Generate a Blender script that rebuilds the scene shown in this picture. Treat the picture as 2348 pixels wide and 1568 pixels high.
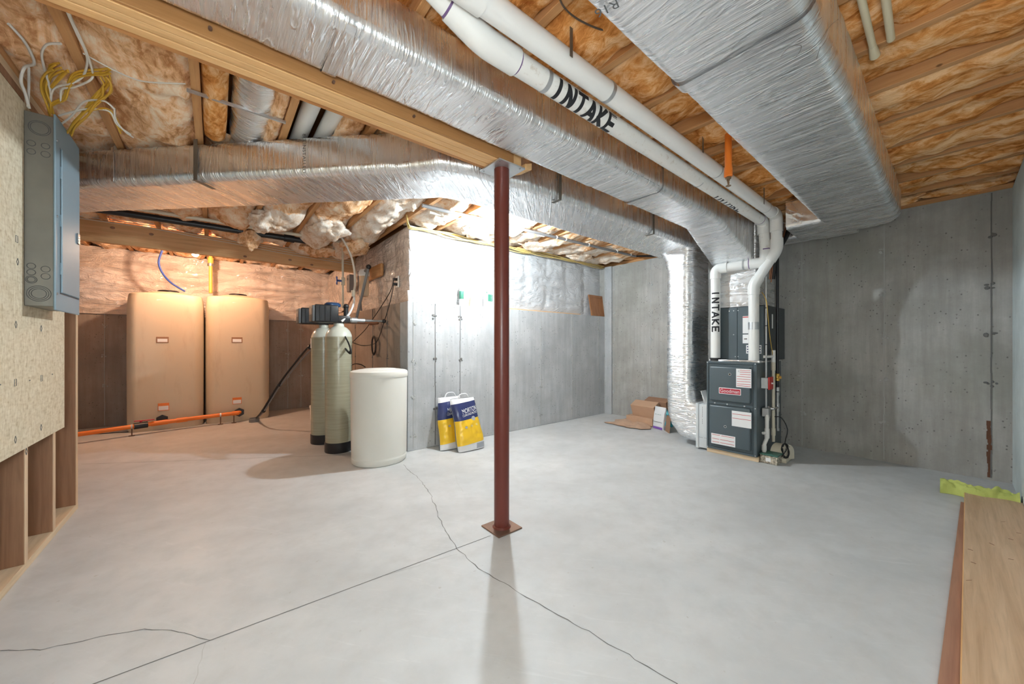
import bpy, bmesh, math, random
from mathutils import Vector, Matrix, noise
random.seed(7)
for o in list(bpy.data.objects):
    bpy.data.objects.remove(o, do_unlink=True)
scene = bpy.context.scene
COL = scene.collection

# ------------------------------------------------------------------ camera
F_PX, HZ, AZ, CAM_H = 830.0, 790.0, math.radians(50.6), 1.1
cam_d = bpy.data.cameras.new('camera')
cam_d.sensor_width = 36.0
cam_d.lens = 36.0 * F_PX / 2348.0
cam_d.shift_y = (HZ - 784.0) / 2348.0
cam_d.clip_start = 0.02
cam = bpy.data.objects.new('camera', cam_d)
COL.objects.link(cam)
cam.location = (0, 0, CAM_H)
cam.rotation_euler = (math.pi / 2, 0, AZ - math.pi / 2)
scene.camera = cam

# ------------------------------------------------------------------ world, exposure
world = bpy.data.worlds.new('world')
scene.world = world
world.use_nodes = True
world.node_tree.nodes['Background'].inputs[0].default_value = (0.9, 0.95, 1.0, 1)
world.node_tree.nodes['Background'].inputs[1].default_value = 0.02
vs = scene.view_settings
vs.view_transform = 'Standard'
vs.look = 'None'
vs.gamma = 1.0
vs.use_curve_mapping = False
vs.exposure = 1.0
LAMP_MAIN, LAMP_WARM, LAMP_FILL = 1820.0, 850.0, 64.0       # emission strengths of the bulbs and the added fill light

# ------------------------------------------------------------------ geometry helpers
FX, FY = math.cos(AZ), math.sin(AZ)
def at(u, v, x=None, y=None, z=None, d=None):
    """point in the room seen in direction (u, v) on a given plane of the room"""
    a = (u - 1174.0) / F_PX
    D = Vector((FX + FY * a, FY - FX * a, (HZ - v) / F_PX))
    if x is not None: t = x / D.x
    elif y is not None: t = y / D.y
    elif z is not None: t = (z - CAM_H) / D.z
    else: t = d
    return Vector((0, 0, CAM_H)) + D * t

V = Vector
class MB:
    def __init__(s): s.v = []; s.f = []
    def add(s, vs, fs):
        b = len(s.v); s.v += [V(p) for p in vs]; s.f += [tuple(i + b for i in f) for f in fs]; return s
    def box(s, x0, x1, y0, y1, z0, z1, bev=0.0, seg=2):
        if bev > 0:
            bm = bmesh.new()
            bmesh.ops.create_cube(bm, size=1)
            for w in bm.verts:
                w.co = V(((x0 + x1) / 2 + w.co.x * (x1 - x0), (y0 + y1) / 2 + w.co.y * (y1 - y0), (z0 + z1) / 2 + w.co.z * (z1 - z0)))
            bmesh.ops.bevel(bm, geom=bm.edges[:], offset=bev, segments=seg, profile=0.5, affect='EDGES')
            return s.bm(bm)
        p = [(x, y, z) for z in (z0, z1) for y in (y0, y1) for x in (x0, x1)]
        return s.add(p, [(0, 2, 3, 1), (4, 5, 7, 6), (0, 1, 5, 4), (2, 6, 7, 3), (0, 4, 6, 2), (1, 3, 7, 5)])
    def bm(s, bm, M=None):
        bm.verts.index_update()
        s.add([(M @ w.co) if M else w.co.copy() for w in bm.verts], [[w.index for w in f.verts] for f in bm.faces])
        bm.free(); return s
    def obox(s, c, ax, ay, az, bev=0.0, seg=2):
        """oriented box: centre and three half vectors"""
        m = MB(); m.box(-1, 1, -1, 1, -1, 1) if bev == 0 else None
        ax, ay, az, c = V(ax), V(ay), V(az), V(c)
        if bev:
            la, lb, lc = ax.length, ay.length, az.length
            m.box(-la, la, -lb, lb, -lc, lc, bev, seg)
            ax, ay, az = ax / la, ay / lb, az / lc
        return s.add([c + ax * p.x + ay * p.y + az * p.z for p in m.v], m.f)
    def ring_loft(s, rings, cap0=True, cap1=True, closed=True):
        n = len(rings[0]); b = len(s.v)
        for r in rings: s.v += [V(p) for p in r]
        for i in range(len(rings) - 1):
            for j in range(n if closed else n - 1):
                k = (j + 1) % n
                s.f.append((b + i * n + j, b + i * n + k, b + (i + 1) * n + k, b + (i + 1) * n + j))
        if cap0 and closed: s.f.append(tuple(b + j for j in reversed(range(n))))
        if cap1 and closed: s.f.append(tuple(b + (len(rings) - 1) * n + j for j in range(n)))
        return s
    def cyl(s, p0, p1, r0, r1=None, seg=16, cap=True):
        p0, p1 = V(p0), V(p1); r1 = r0 if r1 is None else r1
        a, b2 = frame((p1 - p0).normalized())
        rg = [[p + (a * math.cos(t) + b2 * math.sin(t)) * r for t in [2 * math.pi * k / seg for k in range(seg)]] for p, r in ((p0, r0), (p1, r1))]
        return s.ring_loft(rg, cap, cap)
    def tube(s, pts, r, seg=8, smooth=0, cap=True):
        pts = [V(p) for p in pts]
        if smooth: pts = spline(pts, smooth)
        n = len(pts); rg = []
        t0 = (pts[1] - pts[0]).normalized(); a, b2 = frame(t0)
        for i, p in enumerate(pts):
            t = (pts[min(i + 1, n - 1)] - pts[max(i - 1, 0)])
            t = t.normalized() if t.length > 1e-9 else t0
            q = t0.rotation_difference(t); a = q @ a; b2 = q @ b2; t0 = t
            rr = r(i / (n - 1)) if callable(r) else r
            rg.append([p + (a * math.cos(k) + b2 * math.sin(k)) * rr for k in [2 * math.pi * j / seg for j in range(seg)]])
        return s.ring_loft(rg, cap, cap)
    def lathe(s, prof, c=(0, 0, 0), seg=32, axis='z', sx=1.0, sy=1.0):
        c = V(c); rg = []
        for r, h in prof:
            ring = []
            for k in range(seg):
                t = 2 * math.pi * k / seg; p, q = r * math.cos(t) * sx, r * math.sin(t) * sy
                ring.append(c + (V((p, q, h)) if axis == 'z' else V((h, p, q)) if axis == 'x' else V((q, h, p))))
            rg.append(ring)
        return s.ring_loft(rg)
    def prism(s, poly, fn, h0, h1):
        n = len(poly)
        return s.add([fn(p, q, h0) for p, q in poly] + [fn(p, q, h1) for p, q in poly],
                     [tuple(reversed(range(n))), tuple(range(n, 2 * n))] + [(i, (i + 1) % n, n + (i + 1) % n, n + i) for i in range(n)])
    def grid(s, fn, nu, nv):
        b = len(s.v)
        for j in range(nv + 1):
            for i in range(nu + 1): s.v.append(V(fn(i / nu, j / nv)))
        w = nu + 1
        for j in range(nv):
            for i in range(nu): s.f.append((b + j * w + i, b + j * w + i + 1, b + (j + 1) * w + i + 1, b + (j + 1) * w + i))
        return s
    def sphere(s, c, r, seg=14, rings=8, sz=1.0):
        return s.lathe([(max(r * math.sin(math.pi * k / rings), 1e-4), -r * sz * math.cos(math.pi * k / rings)) for k in range(rings + 1)], c, seg)

def frame(t):
    a = t.cross(V((0, 0, 1)))
    if a.length < 1e-3: a = t.cross(V((0, 1, 0)))
    a.normalize(); return a, t.cross(a).normalized()
def spline(P, k):
    out = []; n = len(P)
    for i in range(n - 1):
        p0, p1, p2, p3 = P[max(i - 1, 0)], P[i], P[i + 1], P[min(i + 2, n - 1)]
        for j in range(k):
            t = j / k
            out.append(0.5 * ((2 * p1) + (p2 - p0) * t + (2 * p0 - 5 * p1 + 4 * p2 - p3) * t * t + (3 * p1 - p0 - 3 * p2 + p3) * t ** 3))
    out.append(P[-1]); return out
def fillet(P, r, k=6):
    """polyline with rounded corners"""
    P = [V(p) for p in P]; out = [P[0]]
    for i in range(1, len(P) - 1):
        a, b, c = P[i - 1], P[i], P[i + 1]
        d = min(r, (a - b).length * 0.49, (c - b).length * 0.49)
        s, e = b + (a - b).normalized() * d, b + (c - b).normalized() * d
        for j in range(k + 1):
            t = j / k; out.append(s * (1 - t) ** 2 + b * 2 * t * (1 - t) + e * t * t)
    out.append(P[-1]); return out

def obj(name, mb, mat, parent=None, smooth=30, recalc=True, loc=None):
    """link one mesh object; geometry is given in room coordinates"""
    root = parent
    while root is not None and root.parent is not None: root = root.parent
    if root is not None: off = V(root.location)
    elif loc is not None: off = V(loc)
    else: off = V((0, 0, 0))
    me = bpy.data.meshes.new(name)
    me.from_pydata([tuple(p - off) for p in mb.v], [], mb.f)
    if recalc:
        bm = bmesh.new(); bm.from_mesh(me); bmesh.ops.recalc_face_normals(bm, faces=bm.faces); bm.to_mesh(me); bm.free()
    me.materials.append(MAT[mat] if isinstance(mat, str) else mat)
    if smooth:
        me.polygons.foreach_set('use_smooth', [True] * len(me.polygons))
        me.set_sharp_from_angle(angle=math.radians(smooth))
    o = bpy.data.objects.new(name, me); COL.objects.link(o)
    if parent is not None: o.parent = parent
    elif loc is not None: o.location = off
    return o
def tag(o, label, cat, group=None):
    o['label'] = label; o['category'] = cat
    if group: o['group'] = group
    return o
def thing(name, label, cat, loc, group=None):
    o = bpy.data.objects.new(name, None); COL.objects.link(o); o.location = loc; o.empty_display_size = 0.1
    return tag(o, label, cat, group)
def single(name, mb, mat, label, cat, group=None, smooth=30):
    xs = [p.x for p in mb.v]; ys = [p.y for p in mb.v]; zs = [p.z for p in mb.v]
    o = obj(name, mb, mat, None, smooth, True, ((min(xs) + max(xs)) / 2, (min(ys) + max(ys)) / 2, min(zs)))
    return tag(o, label, cat, group)
def struct(name, mb, mat, parent=None, smooth=0):
    o = obj(name, mb, mat, parent, smooth)
    if parent is None: o['kind'] = 'structure'
    return o
def fbm(p, n=4):
    return noise.fractal(V(p), 0.9, 2.0, n)
_tc = {}
def text2d(body):
    if body not in _tc:
        c = bpy.data.curves.new('lettering', 'FONT'); c.body = body; c.size = 1.0; c.align_x = 'CENTER'; c.align_y = 'CENTER'; c.resolution_u = 3
        o = bpy.data.objects.new('lettering', c); COL.objects.link(o)
        dg = bpy.context.evaluated_depsgraph_get(); dg.update()
        me = bpy.data.meshes.new_from_object(o.evaluated_get(dg))
        _tc[body] = ([(p.co.x, p.co.y) for p in me.vertices], [tuple(f.vertices) for f in me.polygons])
        bpy.data.objects.remove(o); bpy.data.meshes.remove(me); bpy.data.curves.remove(c)
    return _tc[body]
def text(mb, body, O, R, U, size, width=None):
    """flat lettering on a surface: origin, reading direction, up direction, cap size, optional total width"""
    vs, fs = text2d(body); O, R, U = V(O), V(R).normalized(), V(U).normalized()
    xs = [p[0] for p in vs]; k = (width / (max(xs) - min(xs))) if width else size
    return mb.add([O + R * (p[0] * k) + U * (p[1] * size) for p in vs], fs)
STROKES = {'I': [[(.5, 0), (.5, 1)]], 'N': [[(.1, 0), (.1, 1), (.9, 0), (.9, 1)]], 'T': [[(0, 1), (1, 1)], [(.5, 0), (.5, 1)]],
           'A': [[(0, 0), (.5, 1), (1, 0)], [(.2, .35), (.8, .35)]], 'K': [[(.1, 0), (.1, 1)], [(.9, 1), (.1, .45), (.95, 0)]],
           'E': [[(.95, 1), (.1, 1), (.1, 0), (.95, 0)], [(.1, .5), (.8, .5)]]}
def strokes(mb, word, fn, pitch, width, height, pen):
    """marker lettering: fn(s, t) places a point, s along the word and t across it"""
    for k, ch in enumerate(word):
        for st in STROKES[ch]:
            for (a, b), (c, d) in zip(st[:-1], st[1:]):
                p, q = V((k * pitch + a * width, b * height, 0)), V((k * pitch + c * width, d * height, 0))
                t = (q - p).normalized(); nrm = V((-t.y, t.x, 0)) * pen / 2; p = p - t * pen * .4; q = q + t * pen * .4
                m = 16; base = len(mb.v)
                for i in range(m + 1):
                    c2 = p.lerp(q, i / m)
                    for w in (c2 + nrm, c2, c2 - nrm): mb.v.append(fn(w.x, w.y))
                for i in range(m):
                    for j in (0, 1):
                        e = base + i * 3 + j; mb.f.append((e, e + 1, e + 4, e + 3))
    return mb

# ------------------------------------------------------------------ materials
MAT = {}
class NT:
    def __init__(s, name):
        m = bpy.data.materials.new(name); m.use_nodes = True; MAT[name] = m; s.m = m
        s.t = m.node_tree; s.b = s.t.nodes['Principled BSDF']; s.co = None
    def n(s, typ, **kw):
        x = s.t.nodes.new(typ)
        for k, v in kw.items(): setattr(x, k, v)
        return x
    def l(s, a, b): s.t.links.new(a, b)
    def coord(s, scale=(1, 1, 1), rz=0.0):
        if s.co is None: s.co = s.n('ShaderNodeTexCoord').outputs['Object']
        src = s.co
        if rz:
            r = s.n('ShaderNodeMapping'); r.inputs['Rotation'].default_value = (0, 0, rz); s.l(src, r.inputs[0]); src = r.outputs[0]
        mp = s.n('ShaderNodeMapping'); mp.inputs['Scale'].default_value = scale; s.l(src, mp.inputs[0]); return mp.outputs[0]
    def noise(s, scale, detail=4, rough=0.55, sc=(1, 1, 1), rz=0.0, dist=0.0):
        x = s.n('ShaderNodeTexNoise'); s.l(s.coord(sc, rz), x.inputs['Vector'])
        x.inputs['Scale'].default_value = scale; x.inputs['Detail'].default_value = detail; x.inputs['Roughness'].default_value = rough
        x.inputs['Distortion'].default_value = dist
        return x.outputs['Fac']
    def vor(s, scale, sc=(1, 1, 1), rz=0.0, out='Distance', feature='F1', rand=1.0):
        x = s.n('ShaderNodeTexVoronoi', feature=feature); s.l(s.coord(sc, rz), x.inputs['Vector'])
        x.inputs['Scale'].default_value = scale; x.inputs['Randomness'].default_value = rand; return x.outputs[out]
    def ramp(s, fac, stops, interp='LINEAR'):
        x = s.n('ShaderNodeValToRGB'); x.color_ramp.interpolation = interp; e = x.color_ramp.elements
        while len(e) < len(stops): e.new(0.5)
        for k, (p, c) in enumerate(stops):
            e[k].position = p; e[k].color = (c, c, c, 1) if isinstance(c, (int, float)) else (*c, 1)
        s.l(fac, x.inputs[0]); return x.outputs[0]
    def mix(s, fac, a, b, typ='MIX'):
        x = s.n('ShaderNodeMix', data_type='RGBA', blend_type=typ)
        for i, val in ((0, fac), (6, a), (7, b)):
            if isinstance(val, (int, float)): x.inputs[i].default_value = val if i == 0 else (val, val, val, 1)
            elif isinstance(val, tuple): x.inputs[i].default_value = (*val, 1)
            else: s.l(val, x.inputs[i])
        return x.outputs[2]
    def math(s, op, a, b=0.0):
        x = s.n('ShaderNodeMath', operation=op)
        for i, val in ((0, a), (1, b)):
            if isinstance(val, (int, float)): x.inputs[i].default_value = val
            else: s.l(val, x.inputs[i])
        return x.outputs[0]
    def bump(s, h, strength=0.3, dist=0.01, prev=None):
        x = s.n('ShaderNodeBump'); x.inputs['Strength'].default_value = strength; x.inputs['Distance'].default_value = dist
        s.l(h, x.inputs['Height'])
        if prev is not None: s.l(prev, x.inputs['Normal'])
        return x.outputs[0]
    def set(s, col=None, rough=None, metal=None, nrm=None, spec=None, coat=None, sheen=None):
        for k, val in (('Base Color', col), ('Roughness', rough), ('Metallic', metal), ('Normal', nrm), ('Specular IOR Level', spec), ('Coat Weight', coat), ('Sheen Weight', sheen)):
            if val is None: continue
            if isinstance(val, tuple): s.b.inputs[k].default_value = (*val, 1)
            elif isinstance(val, (int, float)): s.b.inputs[k].default_value = val
            else: s.l(val, s.b.inputs[k])
        return s.m
def plain(name, col, rough=0.5, metal=0.0, var=0.08, spec=None, bump=0.0):
    t = NT(name); nz = t.noise(9.0, 3)
    c = t.mix(nz, tuple(min(1, k * (1 - var)) for k in col), tuple(min(1, k * (1 + var)) for k in col))
    t.set(c, rough, metal, t.bump(t.noise(60, 3), bump, 0.004) if bump else None, spec)
    return t.m

# concrete
t = NT('concrete_floor')
big, mid, fine = t.noise(1.1, 5, 0.6, (1, 1.6, 1), 0.5), t.noise(7, 5, 0.65), t.noise(90, 3)
c = t.mix(t.ramp(big, [(.3, 0.0), (.7, 1.0)]), (.465, .475, .48), (.60, .61, .615))
scr = t.noise(1, 4, .7, (3, 26, 1), .9, 1.5)
c = t.mix(t.ramp(scr, [(.58, 0.0), (.75, .35)]), c, (.68, .69, .69))
c = t.mix(t.ramp(mid, [(.45, 0.0), (.8, .55)]), c, (.43, .435, .43))
c = t.mix(t.ramp(t.noise(26, 2), [(.72, 0.0), (.77, .5)]), c, (.36, .34, .31))
t.set(c, t.ramp(mid, [(.2, .42), (.8, .62)]), 0, t.bump(fine, .12, .002, t.bump(mid, .1, .004)), .45)
def concrete_wall(name, lo, hi, pit=0.6, green=None):
    t = NT(name)
    streak, blot, fine = t.noise(3, 4, .6, (7, 7, .55)), t.noise(2.2, 5, .65), t.noise(60, 4, .7)
    c = t.mix(t.ramp(streak, [(.3, 0.0), (.72, 1.0)]), lo, hi)
    c = t.mix(t.ramp(blot, [(.35, .55), (.62, 0.0)]), c, tuple(k * .68 for k in lo))
    c = t.mix(t.math('MULTIPLY', fine, .35), c, tuple(k * .62 for k in lo))
    if green: c = t.mix(t.ramp(t.noise(1.3, 5, .7), [(.46, 0.0), (.70, .65)]), c, green)
    pits = t.ramp(t.vor(30, (1, 1, .8)), [(.1, 1.0), (.2, 0.0)])
    mask = t.ramp(t.noise(6, 3), [(.46, 0.0), (.56, 1.0)])
    pm = t.math('MULTIPLY', pits, mask)
    c = t.mix(t.math('MULTIPLY', pm, pit), c, tuple(k * .3 for k in lo))
    t.set(c, .78, 0, t.bump(pm, -.5, .006, t.bump(fine, .25, .004)), .3)
concrete_wall('concrete_wall', (.45, .462, .472), (.59, .602, .612), .75)
concrete_wall('concrete_wall_dark', (.39, .375, .35), (.54, .53, .505), .8, (.275, .275, .24))
concrete_wall('concrete_wall_warm', (.33, .27, .225), (.44, .37, .315), .7)
concrete_wall('concrete_wall_pale', (.70, .78, .78), (.80, .87, .87), .2)
plain('seam_dark', (.16, .155, .15), .9)
plain('seam_light', (.42, .42, .41), .9)
plain('rust', (.13, .055, .03), .9, 0, .5)
# wood
def wood(name, a, b, axis, rough=.6, knots=True):
    t = NT(name); s = [14, 14, 14]; s['xyz'.index(axis)] = .7
    g = t.noise(2.0, 6, .6, tuple(s), 0, .8); g2 = t.noise(7.0, 3, .5, tuple(s))
    c = t.mix(t.ramp(g, [(.32, 0.0), (.68, 1.0)]), a, b)
    c = t.mix(t.ramp(g2, [(.5, 0.0), (.8, .35)]), c, tuple(k * .62 for k in a))
    if knots:
        s2 = [2.4, 2.4, 2.4]; s2['xyz'.index(axis)] = 1.5
        c = t.mix(t.ramp(t.vor(1.6, tuple(s2)), [(.018, .85), (.032, 0.0)]), c, tuple(k * .3 for k in a))
    t.set(c, rough, 0, t.bump(g, .12, .004), .35)
wood('pine_x', (.60, .33, .145), (.76, .47, .235), 'x')
wood('pine_y', (.48, .23, .085), (.62, .34, .15), 'y')
wood('pine_pale_x', (.66, .37, .155), (.80, .50, .24), 'x')
wood('pine_pale_y', (.62, .45, .28), (.74, .58, .40), 'y')
wood('pine_pale_z', (.62, .42, .26), (.74, .56, .38), 'z')
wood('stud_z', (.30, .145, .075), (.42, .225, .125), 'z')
wood('beam_side_x', (.37, .175, .06), (.45, .225, .085), 'x')
wood('beam_orange_x', (.44, .19, .065), (.54, .25, .09), 'x')
wood('plywood_top_x', (.50, .33, .20), (.66, .47, .31), 'x', .5, False)
wood('plywood_red_x', (.33, .17, .115), (.42, .23, .15), 'x', .6, False)
wood('door_oak_z', (.29, .12, .05), (.40, .18, .08), 'z', .35, False)
t = NT('strand_board')
fa, fb = t.noise(1, 3, .5, (40, 90, 22), .0, .4), t.noise(1, 3, .5, (30, 26, 70), .0, .4)
bw = t.n('ShaderNodeRGBToBW'); t.l(t.vor(55, (1, 1.3, .6), .0, 'Color'), bw.inputs[0])
c = t.ramp(t.mix(.5, fa, fb), [(.34, (.46, .34, .20)), (.45, (.66, .55, .38)), (.56, (.76, .66, .49)), (.68, (.84, .75, .58))])
c = t.mix(.30, c, t.ramp(bw.outputs[0], [(.2, (.54, .45, .31)), (.8, (.78, .71, .57))]))
t.set(c, .7, 0, t.bump(fa, .2, .003), .3)
# fibreglass
def fibre(name, dark, mid_, lite, rz=0.0):
    t = NT(name)
    a, b, d = t.noise(2.6, 6, .65, (2.4, 1, 1.6), rz, 1.2), t.noise(9, 5, .65, (2.0, 1, 1.5), rz, 1.5), t.noise(55, 4, .7, (2.6, .8, 1), rz)
    c = t.ramp(t.mix(.4, a, b), [(.40, dark), (.485, mid_), (.58, lite), (.72, tuple(min(1, k * 1.08) for k in lite))])
    c = t.mix(t.math('MULTIPLY', d, .25), c, tuple(k * .75 for k in mid_))
    t.set(c, .95, 0, t.bump(d, .45, .010, t.bump(b, .4, .02)), .05)
fibre('fibre_brown', (.42, .13, .025), (.76, .33, .095), (.98, .64, .35))
fibre('fibre_pink', (.52, .22, .08), (.88, .53, .29), (.99, .81, .62))
fibre('fibre_white', (.64, .40, .24), (.83, .66, .51), (.93, .85, .76))
# foil
def foil(name, rz=0.0, vertical=False, rough=.27, col=(.94, .94, .95), scrim=True, wr=1.0):
    t = NT(name); s1 = (110, 6, 6) if not vertical else (6, 6, 90); s2 = (30, 2.2, 2.2) if not vertical else (2.6, 2.6, 24); s3 = (9, 1.6, 1.6) if not vertical else (2, 2, 8)
    w1 = t.noise(1.0, 4, .65, s1, rz, .6); w2 = t.noise(1.0, 4, .6, s2, rz, .7); w3 = t.noise(1.0, 3, .55, s3, rz, .9)
    dent = t.noise(3.0, 3, .5); patch = t.ramp(t.noise(2.2, 2), [(.40, .15), (.6, 1.0)])
    crease = t.ramp(t.math('ABSOLUTE', t.math('SUBTRACT', w3, .5)), [(0.0, 1.0), (.035, 0.0)])
    nrm = t.bump(dent, .35 * wr, .03); nrm = t.bump(t.math('MULTIPLY', w2, patch), .7 * wr, .013, nrm); nrm = t.bump(w1, .65 * wr, .005, nrm); nrm = t.bump(crease, .35 * wr, .006, nrm)
    if scrim:
        sep = t.n('ShaderNodeSeparateXYZ'); t.l(t.coord((1, 1, 1), rz), sep.inputs[0]); g = None
        for k in ((0, 1, 2)):
            ln = t.math('LESS_THAN', t.math('PINGPONG', t.math('MULTIPLY', sep.outputs[k], 75.0), .5), .10); g = ln if g is None else t.math('MAXIMUM', g, ln)
        nrm = t.bump(g, .40, .0025, nrm)
    t.set(t.mix(dent, tuple(k * .93 for k in col), col), t.ramp(w2, [(.3, rough * .7), (.7, rough * 1.4)]), .95, nrm)
foil('foil_x'); foil('foil_diag', math.radians(45)); foil('foil_z', 0, True, .27, (.93, .93, .94)); foil('foil_y', math.radians(90))
foil('foil_tape', 0, False, .22, (.88, .88, .89), False, .7)
plain('steel_grey', (.42, .42, .42), .38, .9, .12)
plain('galvanised', (.55, .56, .57), .42, .85, .15)
plain('strap_dull', (.23, .215, .19), .5, .8, .15)
plain('steel_rusty', (.20, .12, .085), .6, .6, .3)
t = NT('sheet_metal_white'); t.set(t.mix(t.noise(3, 4), (.66, .69, .71), (.78, .80, .81)), .35, .25)
t = NT('post_red'); nz = t.noise(14, 5, .7, (1, 1, .5))
t.set(t.mix(t.ramp(nz, [(.66, 0.0), (.8, .6)]), (.135, .026, .017), (.24, .085, .065)), .33, 0, t.bump(t.noise(40, 3), .05, .003), .5)
# plastics and paint
def film(name, a, b, rough=.2, wr=1.0, rz=0.0):
    t = NT(name)
    w1, w2, w3 = t.noise(1, 5, .6, (3, 3, 9), rz, 1.6), t.noise(1, 4, .6, (14, 14, 4), rz, 1.2), t.noise(2.2, 3)
    r1 = t.math('ABSOLUTE', t.math('SUBTRACT', w1, .5)); r2 = t.math('ABSOLUTE', t.math('SUBTRACT', w2, .5))
    nrm = t.bump(w3, .5 * wr, .05); nrm = t.bump(r1, .7 * wr, .055, nrm); nrm = t.bump(r2, .35 * wr, .012, nrm)
    t.set(t.mix(t.ramp(w3, [(.3, 0.0), (.7, 1.0)]), a, b), rough, 0, nrm, .6, .3)
film('film_white', (.56, .565, .58), (.64, .645, .66), .28, 1.1)
film('film_pink', (.74, .64, .57), (.87, .78, .71), .10, 1.9)
plain('pvc_white', (.80, .79, .765), .32, 0, .03, .5)
t = NT('pvc_dirty'); t.set(t.mix(t.ramp(t.noise(30, 5, .7, (1, 1, 1)), [(.56, 0.0), (.68, .45)]), (.80, .785, .75), (.45, .34, .24)), .35)
plain('pvc_beige', (.66, .60, .48), .4, 0, .05)
plain('cpvc_cream', (.68, .60, .42), .4, 0, .05)
plain('cpvc_orange', (.80, .205, .025), .38, 0, .06)
plain('cpvc_yellow', (.80, .42, .08), .38, 0, .06)
plain('primer_purple', (.16, .09, .22), .5)
plain('marker_black', (.014, .014, .017), .6)
plain('print_grey', (.10, .10, .10), .6)
plain('black_plastic', (.016, .016, .018), .38, 0, .2)
plain('black_rubber', (.012, .012, .013), .55, 0, .2)
plain('black_steel', (.03, .03, .033), .4, .5, .2)
plain('blue_plastic', (.02, .06, .15), .3)
plain('blue_hose', (.03, .07, .30), .35)
plain('grey_pipe', (.20, .195, .195), .45)
plain('clear_hose', (.66, .60, .52), .25)
plain('furnace_grey', (.088, .114, .128), .36, .15, .05)
plain('furnace_dark', (.05, .062, .07), .4, .15, .05)
plain('panel_grey', (.225, .315, .37), .52, .1, .04)
plain('panel_side', (.21, .20, .175), .42, .35, .2)
plain('label_white', (.78, .78, .78), .45, 0, .03)
plain('label_red', (.55, .07, .07), .45)
plain('logo_red', (.45, .03, .05), .3)
plain('switch_red', (.60, .03, .025), .35)
plain('brass', (.62, .40, .10), .35, .8)
plain('brass_dark', (.30, .20, .12), .4, .8)
plain('copper', (.35, .16, .09), .4, .7)
plain('brine_white', (.74, .72, .66), .42, 0, .02)
t = NT('tank_poly'); dirt = t.noise(3.2, 5, .65, (2, 2, .5))
t.set(t.mix(t.ramp(dirt, [(.55, 0.0), (.8, .5)]), (.60, .50, .365), (.40, .28, .175)), .45, 0, t.bump(t.noise(2, 2), .1, .02), .4)
t = NT('fibre_vessel'); wv = t.noise(1, 3, .5, (3, 3, 140))
t.set(t.mix(wv, (.29, .27, .19), (.44, .42, .31)), .22, 0, t.bump(wv, .25, .004), .55)
plain('vessel_dome', (.62, .63, .55), .25)
plain('cable_yellow', (.60, .34, .035), .45)
plain('cable_yellow_pale', (.72, .54, .20), .45)
plain('cable_white', (.70, .66, .60), .45)
plain('porcelain', (.8, .79, .76), .3)
plain('card_brown', (.50, .31, .20), .8, 0, .1)
plain('card_dark', (.30, .165, .10), .8, 0, .15)
plain('paper_brown', (.46, .31, .22), .85, 0, .15, None, .3)
plain('bag_white', (.74, .74, .75), .28, 0, .04)
plain('bag_navy', (.028, .038, .12), .25, 0, .2)
plain('bag_yellow', (.80, .49, .025), .28, 0, .05)
plain('bag_silver', (.35, .37, .41), .3, 0, .1)
plain('purple', (.22, .10, .42), .5)
plain('teal', (.03, .30, .36), .4, 0, .2)
plain('green_label', (.05, .20, .14), .45)
plain('green_cap', (.04, .13, .10), .45)
plain('cloth_green', (.52, .58, .16), .95, 0, .12, None, .5)
plain('tie_wire', (.10, .07, .05), .6)
t = NT('gravel'); t.set(t.ramp(t.vor(90, out='Color'), [(.2, (.2, .17, .13)), (.8, (.62, .56, .45))]), .7)
def glow(name, col, strength):
    t = NT(name); t.b.inputs['Emission Color'].default_value = (*col, 1); t.b.inputs['Emission Strength'].default_value = strength; t.set(col, .3)
glow('bulb_main', (.80, .925, 1.0), LAMP_MAIN)
glow('bulb_warm', (1.0, .66, .44), LAMP_WARM)
glow('fill_glow', (.88, .95, 1.0), LAMP_FILL)
# ------------------------------------------------------------------ room shell
XF, YR, YS, XS, YB, XL = 4.87, -0.30, 3.55, 1.53, 7.20, -2.2     # far wall, right wall, stem wall, side wall, tank wall, left limit
ZS, ZC, ZJ, ZT = 1.55, 2.34, 2.39, 2.62                          # stem wall top, far wall top, joist underside, subfloor
floor = struct('floor', MB().box(XL, XF + .2, YR - .2, YB + .2, -.15, 0), 'concrete_floor')
def strip(pts, w, jit=0.0, seg=1, z=0.0007):
    P = []
    for a, b in zip(pts[:-1], pts[1:]):
        n = max(1, int((b - a).length / .03)) if jit else 1
        for k in range(n):
            p = a.lerp(b, k / n)
            if jit: p = p + V((random.uniform(-jit, jit), random.uniform(-jit, jit), 0))
            P.append(p)
    P.append(pts[-1]); mb = MB(); L = []
    for i, p in enumerate(P):
        t = (P[min(i + 1, len(P) - 1)] - P[max(i - 1, 0)]); t.z = 0; t.normalize()
        ww = w * (random.uniform(.45, 1.2) if jit else 1); nn = V((-t.y, t.x, 0)) * ww / 2
        L.append([V((p.x, p.y, z)) + nn, V((p.x, p.y, z)) - nn])
    return mb.ring_loft(L, False, False, False)
fl = lambda u, v: at(u, v, z=0.0)
obj('crack', strip([fl(*p) for p in [(925, 1065), (945, 1085), (962, 1098), (985, 1130), (998, 1160), (1008, 1190), (1030, 1228), (1048, 1258), (1088, 1294), (1120, 1318), (1180, 1352), (1250, 1390), (1300, 1420), (1370, 1460), (1440, 1500), (1552, 1570), (1640, 1640)]], .004, .006), 'seam_dark', floor, 0, False)
obj('crack', strip([fl(*p) for p in [(-60, 1498), (0, 1490), (95, 1490), (220, 1462), (330, 1443), (390, 1447), (470, 1462), (482, 1468)]], .0028, .006), 'seam_dark', floor, 0, False)
obj('crack', strip([fl(*p) for p in [(472, 1472), (462, 1510), (446, 1568), (438, 1600)]], .002, .004), 'seam_light', floor, 0, False)
obj('crack', strip([fl(*p) for p in [(1048, 1270), (1000, 1284), (940, 1302), (880, 1320)]], .002, .004), 'seam_light', floor, 0, False)
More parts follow.
